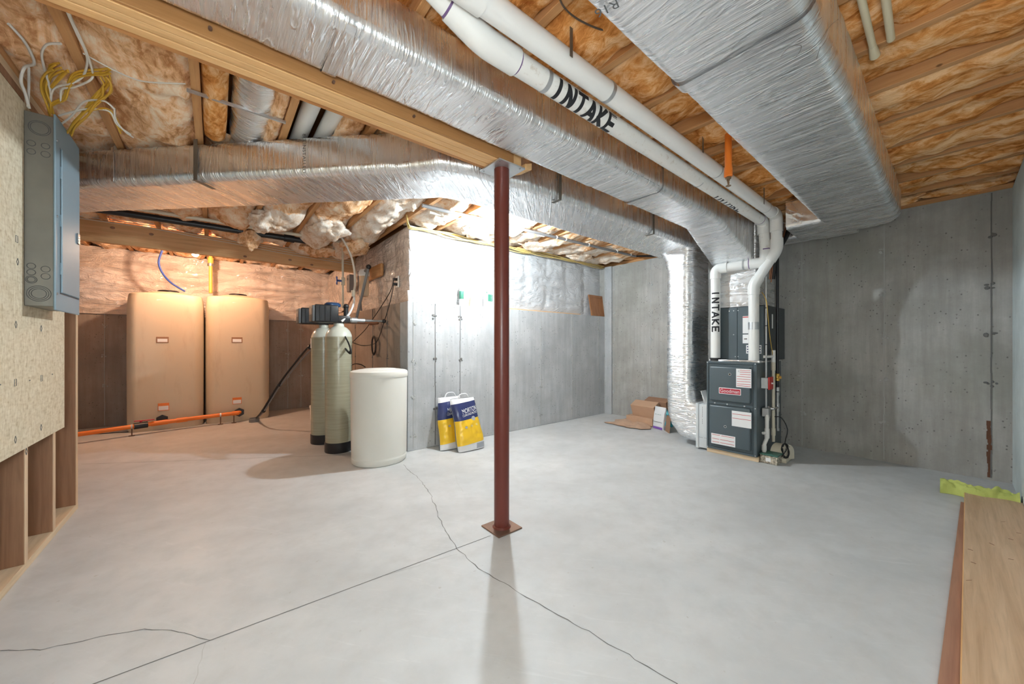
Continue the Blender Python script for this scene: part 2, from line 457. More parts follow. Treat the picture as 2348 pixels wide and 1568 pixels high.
obj('crack', strip([fl(*p) for p in [(1045, 1090), (1050, 1110), (1062, 1128)]], .0018, .004), 'seam_light', floor, 0, False)
obj('control_joint', strip([fl(1125, 1228), fl(480, 1469), fl(180, 1581), fl(-200, 1723)], .0045), 'seam_dark', floor, 0, False)
obj('control_joint', strip([fl(186, 1064), fl(400, 1057), fl(640, 1048), fl(800, 1043)], .004), 'seam_dark', floor, 0, False)

# --- concrete walls with form seams and tie marks
def seams(wall, uv, fixed, axis, zt, dark, ties):
    for u, vv in uv:
        p = at(u, vv, **{('x' if axis == 'x' else 'y'): fixed})
        mb = MB(); prev = None; w = .0035
        z = .02
        while z < zt - .02:
            z2 = min(z + random.uniform(.12, .3), zt - .01); o = random.uniform(-.0025, .0025); h = .002 + random.random() * .003
            if axis == 'x': mb.box(fixed - h, fixed + .004, p.y - w + o, p.y + w + o, z, z2)
            else: mb.box(p.x - w + o, p.x + w + o, fixed - h, fixed + .004, z, z2)
            z = z2
        obj('form_seam', mb, dark, wall, 0)
        for zz in ties:
            if zz > zt - .08: continue
            mb = MB(); n = 5
            for k in range(n):
                a, b, r = random.uniform(-.028, .028), random.uniform(-.022, .022), random.uniform(.007, .015)
                c = V((fixed - .001, p.y + a, zz + b)) if axis == 'x' else V((p.x + a, fixed - .001, zz + b))
                mb.lathe([(1e-4, -.006), (r * .8, -.005), (r, 0), (r * .6, .004)], c, 7, 'x' if axis == 'x' else 'y', 1, random.uniform(.5, 1.3))
            obj('tie_mark', mb, dark, wall, 40)
wall_far = struct('wall_far', MB().box(XF, XF + .2, YR - .2, YS + .2, 0, ZC), 'concrete_wall_dark')
seams(wall_far, [(1408, 700), (1492, 700), (1839, 800), (2027, 800)], XF, 'x', ZC, 'seam_light', (.36, .78, 1.18, 1.58, 1.98))
seams(wall_far, [(2273, 800)], XF, 'x', ZC, 'seam_dark', (.78, 1.18, 1.58, 1.98))
pr = at(2268, 1000, x=XF)
mb = MB()
for k in range(16):
    mb.box(XF - .002 - random.random() * .002, XF + .003, pr.y - .006 - random.random() * .009, pr.y + .005 + random.random() * .009, .02 + k * .028, .02 + k * .028 + .04)
obj('rust_stain', mb, 'rust', wall_far, 0)
mb = MB().box(XF - .03, XF, YS - .13, YS, 0, ZC)
obj('corner_strip', mb, 'concrete_wall', wall_far, 0)
wall_right = struct('wall_right', MB().box(-2.2, XF + .2, YR - .2, YR, 0, ZC), 'concrete_wall_pale')
wall_back = struct('wall_back', MB().box(XS, XF, YS, YS + .2, 0, ZS, .006), 'concrete_wall')
seams(wall_back, [(998, 850), (1055, 850)], YS, 'y', ZS, 'seam_dark', (.42, .93, 1.40))
seams(wall_back, [(948, 850), (1240, 850), (1312, 850), (1372, 850), (1386, 850)], YS, 'y', ZS, 'seam_light', (.16, .55, .93, 1.33))
wall_side = struct('wall_side', MB().box(XS, XS + .2, YS + .2, YB + .2, 0, ZS), 'concrete_wall_warm')
seams(wall_side, [(888, 800), (855, 800), (815, 800)], XS, 'x', ZS, 'seam_dark', (.55, .95, 1.35))
wall_tank = struct('wall_tank', MB().box(XL, XS, YB, YB + .2, 0, ZS), 'concrete_wall_warm')
seams(wall_tank, [(690, 850), (660, 850), (240, 850)], YB, 'y', ZS, 'seam_light', (.55, .95, 1.35))
wall_left = struct('wall_left', MB().box(XL - .1, XL, YR - .2, YB + .2, 0, ZT), 'concrete_wall')

# --- framed insulated walls above the stem wall: studs, batts, plastic film
def film_wall(wall, a0, a1, fixed, axis, z0, z1, mat, sgn, pitch=.41, seedo=0.0, amp=1.0):
    na, nz = int((a1 - a0) / .022), int((z1 - z0) / .022)
    def fn(i, j):
        a, z = a0 + (a1 - a0) * i, z0 + (z1 - z0) * j
        ph = (a - a0) / pitch; b = abs(math.sin(math.pi * ph)) ** .5
        edge = min(1, j * 8, (1 - j) * 8)
        w = noise.noise(V((a * 2.2 + seedo, z * 6, 3.1))) * .016 + abs(noise.noise(V((a * 5 - z * 9 + seedo, z * 4 + a * 3, 2)))) * -.012 + abs(noise.noise(V((a * 9 + z * 5 + seedo, z * 9 - a * 4, 7)))) * -.013
        w += noise.noise(V((a * 25 + seedo, z * 14, 1))) * .003
        dpt = (.022 * b + w * amp) * edge
        q = fixed - sgn * dpt
        return (q, a, z) if axis == 'x' else (a, q, z)
    obj('vapor_barrier', MB().grid(fn, na, nz), mat, wall, 60, False)
def back_studs(wall, a0, a1, fixed, axis, z0, z1, pitch=.41):
    a = a0
    while a < a1:
        mb = MB()
        if axis == 'y': mb.box(a - .019, a + .019, fixed + .06, fixed + .17, z0, z1)
        else: mb.box(fixed + .02, fixed + .16, a - .019, a + .019, z0, z1)
        obj('stud', mb, 'pine_pale_z', wall, 0); a += pitch
film_wall(wall_back, XS + .07, XF, YS + .12, 'y', ZS - .005, 2.37, 'film_white', 1, .41, 0, 1.1)
back_studs(wall_back, XS + .48, XF, YS + .12, 'y', ZS, 2.36)
film_wall(wall_side, YS + .12, YB, XS + .07, 'x', ZS - .005, 2.37, 'film_pink', 1, .41, 9, 1.5)
film_wall(wall_tank, XL, XS + .07, YB - .02, 'y', ZS - .04, 2.40, 'film_pink', 1, .41, 17, 1.6)
obj('sheathing', MB().box(XS + .28, XF + .2, YS + .30, YS + .32, ZS, ZT), 'pine_x', wall_back, 0)
obj('sheathing', MB().box(XS + .28, XS + .30, YS + .3, YB + .2, ZS, ZT), 'pine_y', wall_side, 0)
obj('sheathing', MB().box(XL, XS + .3, YB + .2, YB + .22, ZS, ZT), 'pine_x', wall_tank, 0)
# sill plates and rims on the tall concrete walls
obj('sill_plate', MB().box(XF + .02, XF + .16, YR - .2, YS + .2, ZC, ZC + .045), 'pine_y', wall_far, 0)
obj('rim_board', MB().box(XF + .14, XF + .18, YR - .2, YS + .3, ZC + .04, ZT), 'pine_y', wall_far, 0)
obj('rim_board', MB().box(XL, XF + .2, YR - .18, YR - .14, ZC, ZT), 'pine_x', wall_right, 0)

# --- stud partition with the strand board panel on the left
wall_partition = struct('wall_partition', MB().box(-.80, -.71, YR, 3.735, 0, .038, .002), 'pine_pale_y')
for y in (-.2, .45, .86, 1.27, 1.67, 2.08, 2.46, 2.865, 3.265, 3.705):
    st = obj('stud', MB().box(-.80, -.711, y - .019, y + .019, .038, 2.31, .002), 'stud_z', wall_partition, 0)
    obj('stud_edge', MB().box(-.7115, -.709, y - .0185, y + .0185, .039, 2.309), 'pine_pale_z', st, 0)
obj('top_plate', MB().box(-.80, -.71, YR, 3.735, 2.31, 2.348, .002), 'pine_pale_y', wall_partition, 0)
obj('top_plate', MB().box(-.80, -.71, YR, 3.735, 2.35, 2.388, .002), 'pine_y', wall_partition, 0)
osb = obj('strand_board', MB().box(-.708, -.697, YR, 3.385, .605, 2.245), 'strand_board', wall_partition, 0)
for u, v, k in [(35, 877, 0), (95, 867, 0), (68, 872, 1), (120, 858, 1), (36, 744, 2), (94, 753, 2), (94, 980, 2), (35, 1008, 2), (0, 882, 1), (60, 1035, 2), (38, 548, 0), (40, 600, 2)]:
    p = at(u, v, x=-.697); mb = MB(); s = .011
    if k == 1: mb.box(-.6975, -.6962, p.y - .008, p.y + .008, p.z - .0025, p.z + .0025)
    else:
        cs = [(-1, -1.4), (1, -1.4), (1, 1.4), (-1, 1.4)] if k == 0 else [(0, -1.5), (1, 0), (0, 1.5), (-1, 0)]
        mb.tube([V((-.6965, p.y + a * s, p.z + b * s)) for a, b in cs + [cs[0]]], .0011, 4)
    obj('nail_mark', mb, 'print_grey', osb, 0)
obj('blocking', MB().box(-.80, -.71, 2.5, 3.7, 2.27, 2.308), 'stud_z', wall_partition, 0)

# ------------------------------------------------------------------ ceiling
ceiling = struct('ceiling', MB().box(XL, XF + .2, YR - .2, YB + .2, ZT, ZT + .02), 'pine_y')
JR = [2.22 + .4 * n for n in range(-11, 7)]
JL = [-.478 + .404 * n for n in range(-4, 14)]
def joist(x, y0, y1):
    mb = MB().box(x - .019, x + .019, y0, y1, ZJ, ZT - .001, .002, 1)
    obj('joist', mb, 'pine_y', ceiling, 0)
for x in JR:
    if -2.1 < x < 4.8: joist(x, YR - .13, 1.76)
for x in JL:
    if x < 4.85 and x > -2.1: joist(x, 1.78, YB + .1 if x < XS + .1 else YS + .28)
random.seed(21)
def batt(x0, x1, y0, y1, mat, drop=.0, rag=1.0, seed=0.0, hang=None):
    """one fibreglass batt: its fluffy underside hangs between two joists"""
    nx, ny = 14, max(8, int((y1 - y0) / .03))
    def fn(i, j):
        x, y = x0 + (x1 - x0) * i, y0 + (y1 - y0) * j
        e = math.sin(math.pi * min(max(i, .0), 1.)) ** .45
        ee = 1.0
        z = 2.435 - .045 * e * ee - drop * e
        z += (fbm((x * 3.2 + seed, y * 2.4, seed), 4) * .045 + fbm((x * 10 + seed, y * 7, 2 + seed), 4) * .020) * rag
        if hang: z -= hang(x, y) * e
        xx = x + noise.noise(V((x * 9, y * 7, seed))) * .018 * math.sin(math.pi * i)
        return (xx, y, max(z, 2.02))
    mb = MB().grid(fn, nx, ny)
    obj('insulation_batt', mb, mat, ceiling, 80, False)
for k, (a, b) in enumerate(zip(JR[:-1], JR[1:])):
    if b < -.9 or a > 4.8: continue
    y = YR - .12
    while y < 1.74:
        y2 = min(y + random.uniform(.75, 1.25), 1.74)
        if 1.74 - y2 < .3: y2 = 1.74
        batt(a + .02, b - .02, y, y2 + .03, 'fibre_brown', ((k * 7) % 5) * .007 - .012, 1.1, k * 3.7); y = y2
def hang_blob(cx, cy, rx, ry, h):
    return lambda x, y: h * max(0, 1 - ((x - cx) / rx) ** 2 - ((y - cy) / ry) ** 2) ** .6
blobs = [hang_blob(.55, 4.35, .38, .45, .10), hang_blob(.95, 4.6, .3, .5, .11), hang_blob(1.32, 4.5, .25, .7, .13), hang_blob(.25, 4.7, .25, .25, .10), hang_blob(1.3, 5.2, .25, .3, .12),
         hang_blob(.9, 5.35, .3, .22, .09), hang_blob(1.0, 3.6, .5, .4, .06), hang_blob(2.0, 3.2, .4, .3, .03), hang_blob(2.9, 3.3, .5, .22, .03), hang_blob(4.0, 3.3, .6, .25, .03)]
hsum = lambda x, y: max(f(x, y) for f in blobs)
for k, (a, b) in enumerate(zip(JL[:-1], JL[1:])):
    if b < -2.1 or a > 4.8: continue
    ymax = YB + .05 if (a + b) / 2 < XS else YS + .26
    y = 1.84
    while y < ymax - .05:
        y2 = min(y + random.uniform(.8, 1.3), ymax)
        if ymax - y2 < .3: y2 = ymax
        if -.09 < a < .30 and y < 2.9:                       # this bay holds a foil branch duct; only a narrow batt beside it
            batt(a + .02, a + .13, y, min(y2, 2.9) + .03, 'fibre_brown', .02, 1.2, 50)
            batt(b - .10, b - .015, y, min(y2, 2.9) + .03, 'fibre_pink', .01, 1.2, 70); y = min(y2, 2.9); continue
        if .31 < a < .70 and y < 2.9:                        # this bay carries two white pipes
            batt(b - .16, b - .02, y, min(y2, 2.9) + .03, 'fibre_pink', .015, 1.2, 90); y = min(y2, 2.9); continue
        mt = 'fibre_white' if (a > 1.0 and y > 2.4) or (a > .2 and y > 3.0) else 'fibre_pink'
        batt(a + .02, b - .02, y, y2 + .03, mt, ((k * 7) % 5) * .006 - .01, 1.15, 200 + k * 5.3, hsum); y = y2
# loose fluff over the stem wall ends and along the tall wall
def fluff(p, r, mat, seed, par):
    mb = MB(); n, m = 40, 24
    rings = []
    for i in range(m + 1):
        th = math.pi * i / m; ring = []
        for j in range(n):
            ph = 2 * math.pi * j / n
            d = V((math.sin(th) * math.cos(ph), math.sin(th) * math.sin(ph), math.cos(th)))
            s = 1 + .34 * fbm(d * 1.7 + V((seed, 0, 0)), 3) + .07 * fbm(d * 5 + V((seed, 3, 0)), 3)
            ring.append(V(p) + V((d.x * r[0], d.y * r[1], d.z * r[2])) * s)
        rings.append(ring)
    mb.ring_loft(rings); obj('insulation_tuft', mb, mat, par, 80)
fluff((.40, 4.35, 2.33), (.15, .22, .10), 'fibre_white', 1, ceiling)
fluff((.95, 4.25, 2.33), (.17, .25, .09), 'fibre_white', 2, ceiling)
fluff((1.30, 4.55, 2.29), (.14, .30, .12), 'fibre_pink', 3, ceiling)
fluff((.30, 4.95, 2.28), (.10, .10, .11), 'fibre_pink', 4, ceiling)
fluff((1.05, 5.2, 2.33), (.2, .16, .09), 'fibre_pink', 5, ceiling)
fluff((2.25, 3.40, 2.37), (.16, .14, .06), 'fibre_white', 6, ceiling)
fluff((3.2, 3.42, 2.37), (.22, .12, .05), 'fibre_white', 7, ceiling)
fluff((4.1, 3.42, 2.37), (.24, .12, .05), 'fibre_white', 8, ceiling)
fluff((-.25, 6.1, 2.38), (.25, .2, .06), 'fibre_pink', 9, ceiling)
fluff((.55, 6.2, 2.36), (.3, .2, .07), 'fibre_pink', 10, ceiling)
for k in range(7):
    fluff((4.88, -.1 + k * .5, 2.43), (.06, .27, .05), 'fibre_brown', 20 + k, ceiling)
# ------------------------------------------------------------------ beams and post
bm1 = thing('support_beam', 'long laminated timber beam crossing the ceiling and ending on the red post', 'beam', (.3, 1.7, 2.16))
for k, m in ((0, 'pine_pale_x'), (1, 'pine_pale_x'), (2, 'pine_pale_x')):
    obj('ply', MB().box(-.70, 1.43 + .012 * k, 1.652 + k * .0425, 1.652 + (k + 1) * .0425 - .0055, 2.16 + .0015 * (k % 2), 2.385, .002, 1), m, bm1, 0)
obj('side_board', MB().box(-.70, 1.36, 1.638, 1.6515, 2.163, 2.385, .002, 1), 'beam_side_x', bm1, 0)
obj('ledger_board', MB().box(-.70, 1.47, 1.780, 1.818, 2.172, 2.385, .002, 1), 'beam_orange_x', bm1, 0)
obj('end_chip', MB().obox((1.475, 1.69, 2.185), (.03, .004, .012), (-.006, .05, 0), (0, 0, .022), .006), 'pine_pale_x', bm1, 0)
for u, v in ((482, 68), (764, 190), (948, 268)):
    p = at(u, v, y=1.638); obj('bolt', MB().cyl(p, p + V((0, -.012, 0)), .006, .006, 8), 'steel_rusty', bm1)
post = thing('support_post', 'dark red steel pipe column standing in the middle of the floor', 'post', (1.334, 1.722, 0))
cx, cy = 1.334, 1.722
obj('column', MB().cyl((cx, cy, .008), (cx, cy, 2.15), .0455, .0455, 40), 'post_red', post, 40)
obj('base_plate', MB().box(cx - .088, cx + .088, cy - .088, cy + .088, 0, .008, .0015, 1), 'steel_rusty', post, 0)
obj('cap_plate', MB().box(cx - .09, cx + .105, cy - .095, cy + .10, 2.150, 2.158), 'galvanised', post, 0)
obj('weld', MB().lathe([(.046, .008), (.056, .008), (.047, .018)], (cx, cy, 0), 30), 'post_red', post)
for sx, sy in ((-1, -1), (1, -1), (-1, 1), (1, 1)):
    obj('nail', MB().cyl((cx + .075 * sx, cy + .08 * sy, 2.1505), (cx + .075 * sx, cy + .08 * sy, 2.146), .005, .005, 8), 'steel_grey', post)
bm2 = thing('support_beam', 'knotty timber beam running over the two cream tanks under the insulation', 'beam', (0, 5.6, 2.16))
obj('ply', MB().box(XL, 1.60, 5.585, 5.623, 2.16, 2.388, .003, 1), 'pine_x', bm2, 0)
obj('ply', MB().box(XL, 1.60, 5.626, 5.664, 2.163, 2.388, .003, 1), 'pine_x', bm2, 0)
for u, v in ((258, 522), (347, 537), (562, 588), (665, 596), (715, 607)):
    p = at(u, v, y=5.585); obj('knot', MB().lathe([(.002, -.004), (.012, -.003), (.015, .002)], p, 12, 'y', 1, 1.4), 'card_dark', bm2)

# ------------------------------------------------------------------ foil wrapped ducts
def rr_ring(C, A, B, rad, na=14, nb=9, nc=5):
    """rounded rectangle ring with half vectors A, B; returns points and outward normals"""
    a, b = A.length, B.length; ua, ub = A / a, B / b; rad = min(rad, a * .95, b * .95); P = []
    def corner(sa, sb, t0):
        for k in range(nc):
            t = t0 + math.pi / 2 * (k + .5) / nc
            P.append((sa * (a - rad) + rad * math.cos(t), sb * (b - rad) + rad * math.sin(t), math.cos(t), math.sin(t)))
    for k in range(na): P.append((-(a - rad) + 2 * (a - rad) * k / (na - 1), -b, 0, -1))
    corner(1, -1, -math.pi / 2)
    for k in range(nb): P.append((a, -(b - rad) + 2 * (b - rad) * k / (nb - 1), 1, 0))
    corner(1, 1, 0)
    for k in range(na): P.append(((a - rad) - 2 * (a - rad) * k / (na - 1), b, 0, 1))
    corner(-1, 1, math.pi / 2)
    for k in range(nb): P.append((-a, (b - rad) - 2 * (b - rad) * k / (nb - 1), -1, 0))
    corner(-1, -1, math.pi)
    return [(C + ua * p + ub * q, ua * n1 + ub * n2) for p, q, n1, n2 in P]
def duct(mb, frames, rad, step=.022, amp=1.0, seed=0.0, pinch=(), caps=True):
    fr = []
    for (c0, a0, b0), (c1, a1, b1) in zip(frames[:-1], frames[1:]):
        n = max(1, int((V(c1) - V(c0)).length / step))
        for k in range(n):
            t = k / n; fr.append((V(c0).lerp(V(c1), t), V(a0).lerp(V(a1), t), V(b0).lerp(V(b1), t)))
    fr.append(tuple(V(q) for q in frames[-1]))
    rings = []; s = 0
    for i, (c, a, b) in enumerate(fr):
        if i: s += (c - fr[i - 1][0]).length
        ring = []
        for p, n in rr_ring(c, a, b, rad):
            per = (p - c); q = V((s * 2.4 + seed, per.x * 3 + per.y * 2, per.z * 3))
            d = noise.noise(q) * .005 + noise.noise(V((s * 15 + seed + per.y * 3, per.z * 4 + per.x * 3, 4))) * .0016
            d -= abs(noise.noise(V((s * 26 + per.y * 7 + seed, per.z * 5, 9)))) * .0018
            for ps in pinch: d -= .004 * math.exp(-((s - ps) / .02) ** 2)
            ring.append(p + n * d * amp)
        rings.append(ring)
    mb.ring_loft(rings, caps, caps); return mb
Z3 = V((0, 0, 1))
def hf(x, y, z, a, b): return (V((x, y, z)), V((0, a, 0)), V((0, 0, b)))
# main supply duct beside the beam, dropping into the plenum
sd = thing('supply_duct', 'foil wrapped supply duct running beside the timber beam and sloping down to the furnace', 'duct', (1.5, 1.445, 2.18))
zc, hh = 2.2825, .1025
mb = MB(); duct(mb, [hf(-.69, 1.447, zc, .158, hh), hf(3.42, 1.447, zc, .158, hh), hf(3.50, 1.445, 2.27, .16, .115), hf(4.03, 1.415, 2.148, .195, .237)], .045, .02, 1.1, 1.0, (2.7, 4.12))
sdb = obj('duct_body', mb, 'foil_x', sd, 60, False)
def tape_ring(par, frame_, rad, w, grow=.003, axis=V((1, 0, 0)), mat='foil_tape', name='seam_tape'):
    c, a, b = frame_; a = a * (1 + grow / a.length); b = b * (1 + grow / b.length)
    rg = [[p + axis * s for p, n in rr_ring(c, a, b, rad)] for s in (-w / 2, w / 2)]
    obj(name, MB().ring_loft(rg, False, False), mat, par, 60)
tape_ring(sdb, hf(2.45, 1.447, zc, .158, hh), .045, .05, .006)
tape_ring(sdb, hf(.35, 1.447, zc, .158, hh), .045, .05, .006)
mb = MB(); text(mb, '--- ----- -', at(1480, 408, z=2.176), (1, 0, 0), (0, -1, 0), .035, .36); obj('print', mb, 'print_grey', sdb, 0)

# return duct: diagonal run, straight run and the vertical drop
rd = thing('return_duct', 'long foil wrapped return duct running diagonally left and down beside the furnace', 'duct', (1.2, 2.0, 2.1))
zc2, h2 = 2.2375, .1375                                       # right hand duct
zr, hr = 2.262, .122                                          # return duct
dA = V((.7071, .7071, 0))                                     # across the diagonal run
def df(s, a): return (V((1.635 + s, 1.635 - s, zr)), dA * a, V((0, 0, hr)))
def sf(x, y0, y1): return (V((x, (y0 + y1) / 2, zr)), V((0, (y1 - y0) / 2, 0)), V((0, 0, hr)))
mb = MB(); duct(mb, [df(-3.75, .233), df(-.60, .233), (V((1.13, 2.12, zr)), V((.125, .222, 0)), V((0, 0, hr))), (V((1.27, 2.075, zr)), V((.06, .245, 0)), V((0, 0, hr))), sf(1.45, 1.826, 2.30), sf(1.62, 1.79, 2.29), sf(4.42, 1.76, 2.27)], .05, .022, 1.2, 11.0, (3.15, 5.8))
rdb = obj('duct_body', mb, 'foil_diag', rd, 60, False)
# vertical drop: rings given by an inner and an outer point in the y-z plane
prof = [((1.76, 2.20), (2.20, 2.20)), ((1.77, 2.09), (2.12, 2.06)), ((1.775, 1.95), (2.085, 1.9)), ((1.775, 1.4), (2.085, 1.4)), ((1.775, .9), (2.085, .9)), ((1.775, .60), (2.085, .50)), ((1.772, .53), (2.075, .33)), ((1.765, .50), (2.03, .19)), ((1.75, .49), (1.94, .09)), ((1.735, .485), (1.83, .05)), ((1.725, .48), (1.725, .04))]
frames = []
for (y0, z0), (y1, z1) in prof:
    c = V((4.20, (y0 + y1) / 2, (z0 + z1) / 2)); hv = V((0, (y1 - y0) / 2, (z1 - z0) / 2)); frames.append((c, V((.25, 0, 0)), hv))
mb = MB(); duct(mb, frames, .10, .022, 1.5, 23.0)
obj('drop_body', mb, 'foil_z', rd, 60, False)
p0 = at(448, 300, z=2.37); n45 = V((-.7071, -.7071, 0))
def diag_pt(u, z, off=.006):                                  # point on the front face of the diagonal run
    a = (u - 1174.0) / F_PX; D = V((FX + FY * a, FY - FX * a, 0)); t = (2.94 - off * 1.414) / (D.x + D.y); return V((D.x * t, D.y * t, z))
q = diag_pt(448, 2.262, .010); al = V((.7071, -.7071, 0))
mb = MB().obox(q, al * .013, n45 * .0012, (0, 0, .128)); mb.obox(q - n45 * .06 + V((0, 0, -.131)), al * .013, n45 * .068, (0, 0, .0012)); obj('hanger_strap', mb, 'strap_dull', rd, 0)
q = diag_pt(258, 2.262, .006); mb = MB().obox(q, al * .006, n45 * .002, (0, 0, .11)); obj('seam_tape', mb, 'foil_tape', rdb, 0)
p = at(1283, 425, y=1.782); mb = MB().box(p.x - .013, p.x + .013, 1.7735 - .006 * (p.x > 2.5), 1.776 - .006 * (p.x > 2.5), 2.134, 2.385); mb.box(p.x - .013, p.x + .013, 1.7735 - .006 * (p.x > 2.5), 1.85, 2.131, 2.1335); obj('hanger_strap', mb, 'strap_dull', rd, 0)
p = at(1496, 520, y=1.782); mb = MB().box(p.x - .013, p.x + .013, 1.7735 - .006 * (p.x > 2.5), 1.776 - .006 * (p.x > 2.5), 2.134, 2.385); mb.box(p.x - .013, p.x + .013, 1.7735 - .006 * (p.x > 2.5), 1.85, 2.131, 2.1335); obj('hanger_strap', mb, 'strap_dull', rd, 0)
mb = MB(); q = diag_pt(697, 2.262, .012); text(mb, '8 3 INSTALLED', q, (0, 0, -1), al, .030, .24); obj('print', mb, 'print_grey', rdb, 0)
mb = MB(); q = diag_pt(214, 2.30, .012); text(mb, '-- ----', q, (0, 0, -1), al, .03, .14); obj('print', mb, 'print_grey', rdb, 0)

# second supply duct on the right with its cross piece into the plenum
td = thing('supply_duct', 'wide foil wrapped duct hanging at the upper right below the brown insulation', 'duct', (1.9, .48, 2.1))
mb = MB(); duct(mb, [hf(-.69, .48, zc2, .22, h2), hf(4.20, .48, zc2, .22, h2), hf(4.30, .495, zc2, .20, h2 * .97), hf(4.36, .52, zc2, .16, h2 * .9)], .055, .02, 1.2, 31.0, (2.1, 4.42))
duct(mb, [(V((4.12, .60, zc2 + .004)), V((.25, 0, 0)), V((0, 0, h2 - .006))), (V((4.12, .93, zc2 + .004)), V((.25, 0, 0)), V((0, 0, h2 - .006)))], .04, .02, 1.4, 41.0)
duct(mb, [(V((4.49, .55, zc2 + .01)), V((.12, 0, 0)), V((0, 0, h2 - .02))), (V((4.49, 1.21, zc2 + .01)), V((.12, 0, 0)), V((0, 0, h2 - .02)))], .04, .02, 1.4, 43.0)
tdb = obj('duct_body', mb, 'foil_x', td, 60, False)
tape_ring(tdb, hf(1.42, .48, zc2, .22, h2), .055, .06, .005); tape_ring(tdb, hf(3.72, .48, zc2, .22, h2), .055, .05, .004)
mb = MB(); rr = (at(1375, 28, z=2.092) - at(1405, 12, z=2.092)).normalized(); text(mb, 'R16', at(1391, 19, z=2.092), rr, (rr.y, -rr.x, 0), .045); obj('print', mb, 'print_grey', tdb, 0)
for pts in ([(1790, 130), (1810, 108), (1836, 104), (1834, 118), (1822, 134)], [(1872, 135), (1880, 110), (1880, 108)], [(1858, 70), (1870, 52), (1884, 40)], [(1892, 76), (1905, 58), (1922, 44)]):
    obj('loose_thread', MB().tube([at(u, v, z=2.091) for u, v in pts], .0007, 4, 5), 'tie_wire', tdb)
# plenum above the coil
pl = thing('supply_plenum', 'foil wrapped plenum box between the coil cabinet and the ceiling duct', 'plenum', (4.34, 1.4, 1.48))
mb = MB(); duct(mb, [(V((4.34, 1.395, 1.478)), V((.285, 0, 0)), V((0, .195, 0))), (V((4.34, 1.395, 2.385)), V((.285, 0, 0)), V((0, .195, 0)))], .03, .02, 1.3, 51.0)
obj('plenum_body', mb, 'foil_z', pl, 60, False)
q = at(1690, 655, x=4.047)
# small foil branch duct in a joist bay
br = thing('branch_duct', 'small round foil wrapped branch duct tucked between two joists above the diagonal duct', 'duct', (.15, 2.2, 2.4))
rg = []
for k in range(60):
    y = 1.85 + k * .022
    rg.append([V((.165 + .095 * math.cos(t) * (1 + .05 * noise.noise(V((y * 8, t, 0)))), y, 2.455 + .08 * math.sin(t) * (1 + .08 * noise.noise(V((y * 14, t * 2, 3)))))) for t in [2 * math.pi * j / 28 for j in range(28)]])
obj('duct_body', MB().ring_loft(rg), 'foil_y', br, 60)
# galvanised strut under the joists
p, q = at(428, 206, z=2.380), at(655, 281, z=2.380)
single('strut_channel', MB().obox((p + q) / 2, (q - p) / 2, V((0, .008, 0)), (0, 0, .006)), 'galvanised', 'flat grey metal strip nailed across two joists above the diagonal duct', 'bracket')
# ------------------------------------------------------------------ white vent pipes
PR = .0445
def coupling(par, p0, p1, r=.051, mat='pvc_white', name='coupling'):
    obj(name, MB().cyl(p0, p1, r, r, 28), mat, par)
def ring(par, p, axis, mat, name, r=PR + .0012, w=.004):
    axis = V(axis).normalized(); obj(name, MB().cyl(V(p) - axis * w, V(p) + axis * w, r, r, 28), mat, par)
ex = thing('vent_pipe', 'plain white exhaust pipe along the ceiling, the one nearer the wide duct', 'pipe', (2, 1.04, 2.3))
P1 = [V(p) for p in [(-.69, 1.04, 2.30), (4.03, 1.04, 2.30), (4.045, 1.04, 1.985), (4.01, 1.215, 1.67), (4.01, 1.215, .93)]]
exp_ = obj('pipe', MB().tube(fillet([P1[0], P1[1] + V((.002, 0, -.002)), P1[2]], .09, 10), PR, 28), 'pvc_white', ex, 50)
obj('pipe', MB().tube(fillet([P1[2] + V((0, 0, .1)), P1[2], P1[3], P1[4]], .06, 8), PR * .999, 28), 'pvc_white', ex, 50)
obj('elbow', MB().tube(fillet([P1[1] + V((-.13, 0, 0)), P1[1], P1[1] + V((0, 0, -.15))], .10, 10), .0505, 28), 'pvc_white', ex, 50)
obj('elbow', MB().tube(fillet([P1[2] + V((0, 0, .10)), P1[2], P1[2].lerp(P1[3], .3)], .06, 8), .0505, 28), 'pvc_white', ex, 50)
obj('elbow', MB().tube(fillet([P1[3].lerp(P1[2], .22), P1[3], P1[3] + V((0, 0, -.09))], .06, 8), .0505, 28), 'pvc_white', ex, 50)
coupling(ex, (.60, 1.04, 2.30), (.72, 1.04, 2.30))
obj('foil_band', MB().cyl((4.01, 1.215, 1.245), (4.01, 1.215, 1.315), .0462, .0462, 28), 'galvanised', ex)
for x in (1.44, 2.68, 3.72): ring(exp_, (x, 1.04, 2.30), (1, 0, 0), 'galvanised', 'pipe_clamp', .0465, .011 if x < 2 else .005)
it = thing('vent_pipe', 'white intake pipe with black INTAKE lettering along the ceiling and down to the furnace', 'pipe', (2, 1.15, 2.27))
P2 = [V(p) for p in [(.42, 1.15, 2.405), (.80, 1.15, 2.27), (4.04, 1.145, 2.27), (4.04, 1.125, 1.885), (3.985, 1.55, 1.875), (3.985, 1.55, .93)]]
obj('pipe', MB().tube(fillet([P2[0], P2[1], P2[1] + V((.3, 0, 0))], .05, 6), PR, 28), 'pvc_white', it, 50)
itp = obj('pipe', MB().tube(fillet([P2[1] + V((.1, 0, 0)), P2[2], P2[3] + V((0, 0, .03))], .09, 10), PR, 28), 'pvc_dirty', it, 50)
itv = obj('pipe', MB().tube(fillet([P2[3] + V((0, 0, .12)), P2[3], P2[4], P2[5]], .07, 8), PR * .999, 28), 'pvc_white', it, 50)
obj('elbow', MB().tube(fillet([P2[0].lerp(P2[1], .62), P2[1], P2[1] + V((.16, 0, 0))], .05, 8), .052, 28), 'pvc_white', it, 50)
obj('elbow', MB().tube(fillet([P2[2] + V((-.10, 0, 0)), P2[2], P2[2] + V((0, 0, -.12))], .09, 8), .0505, 28), 'pvc_white', it, 50)
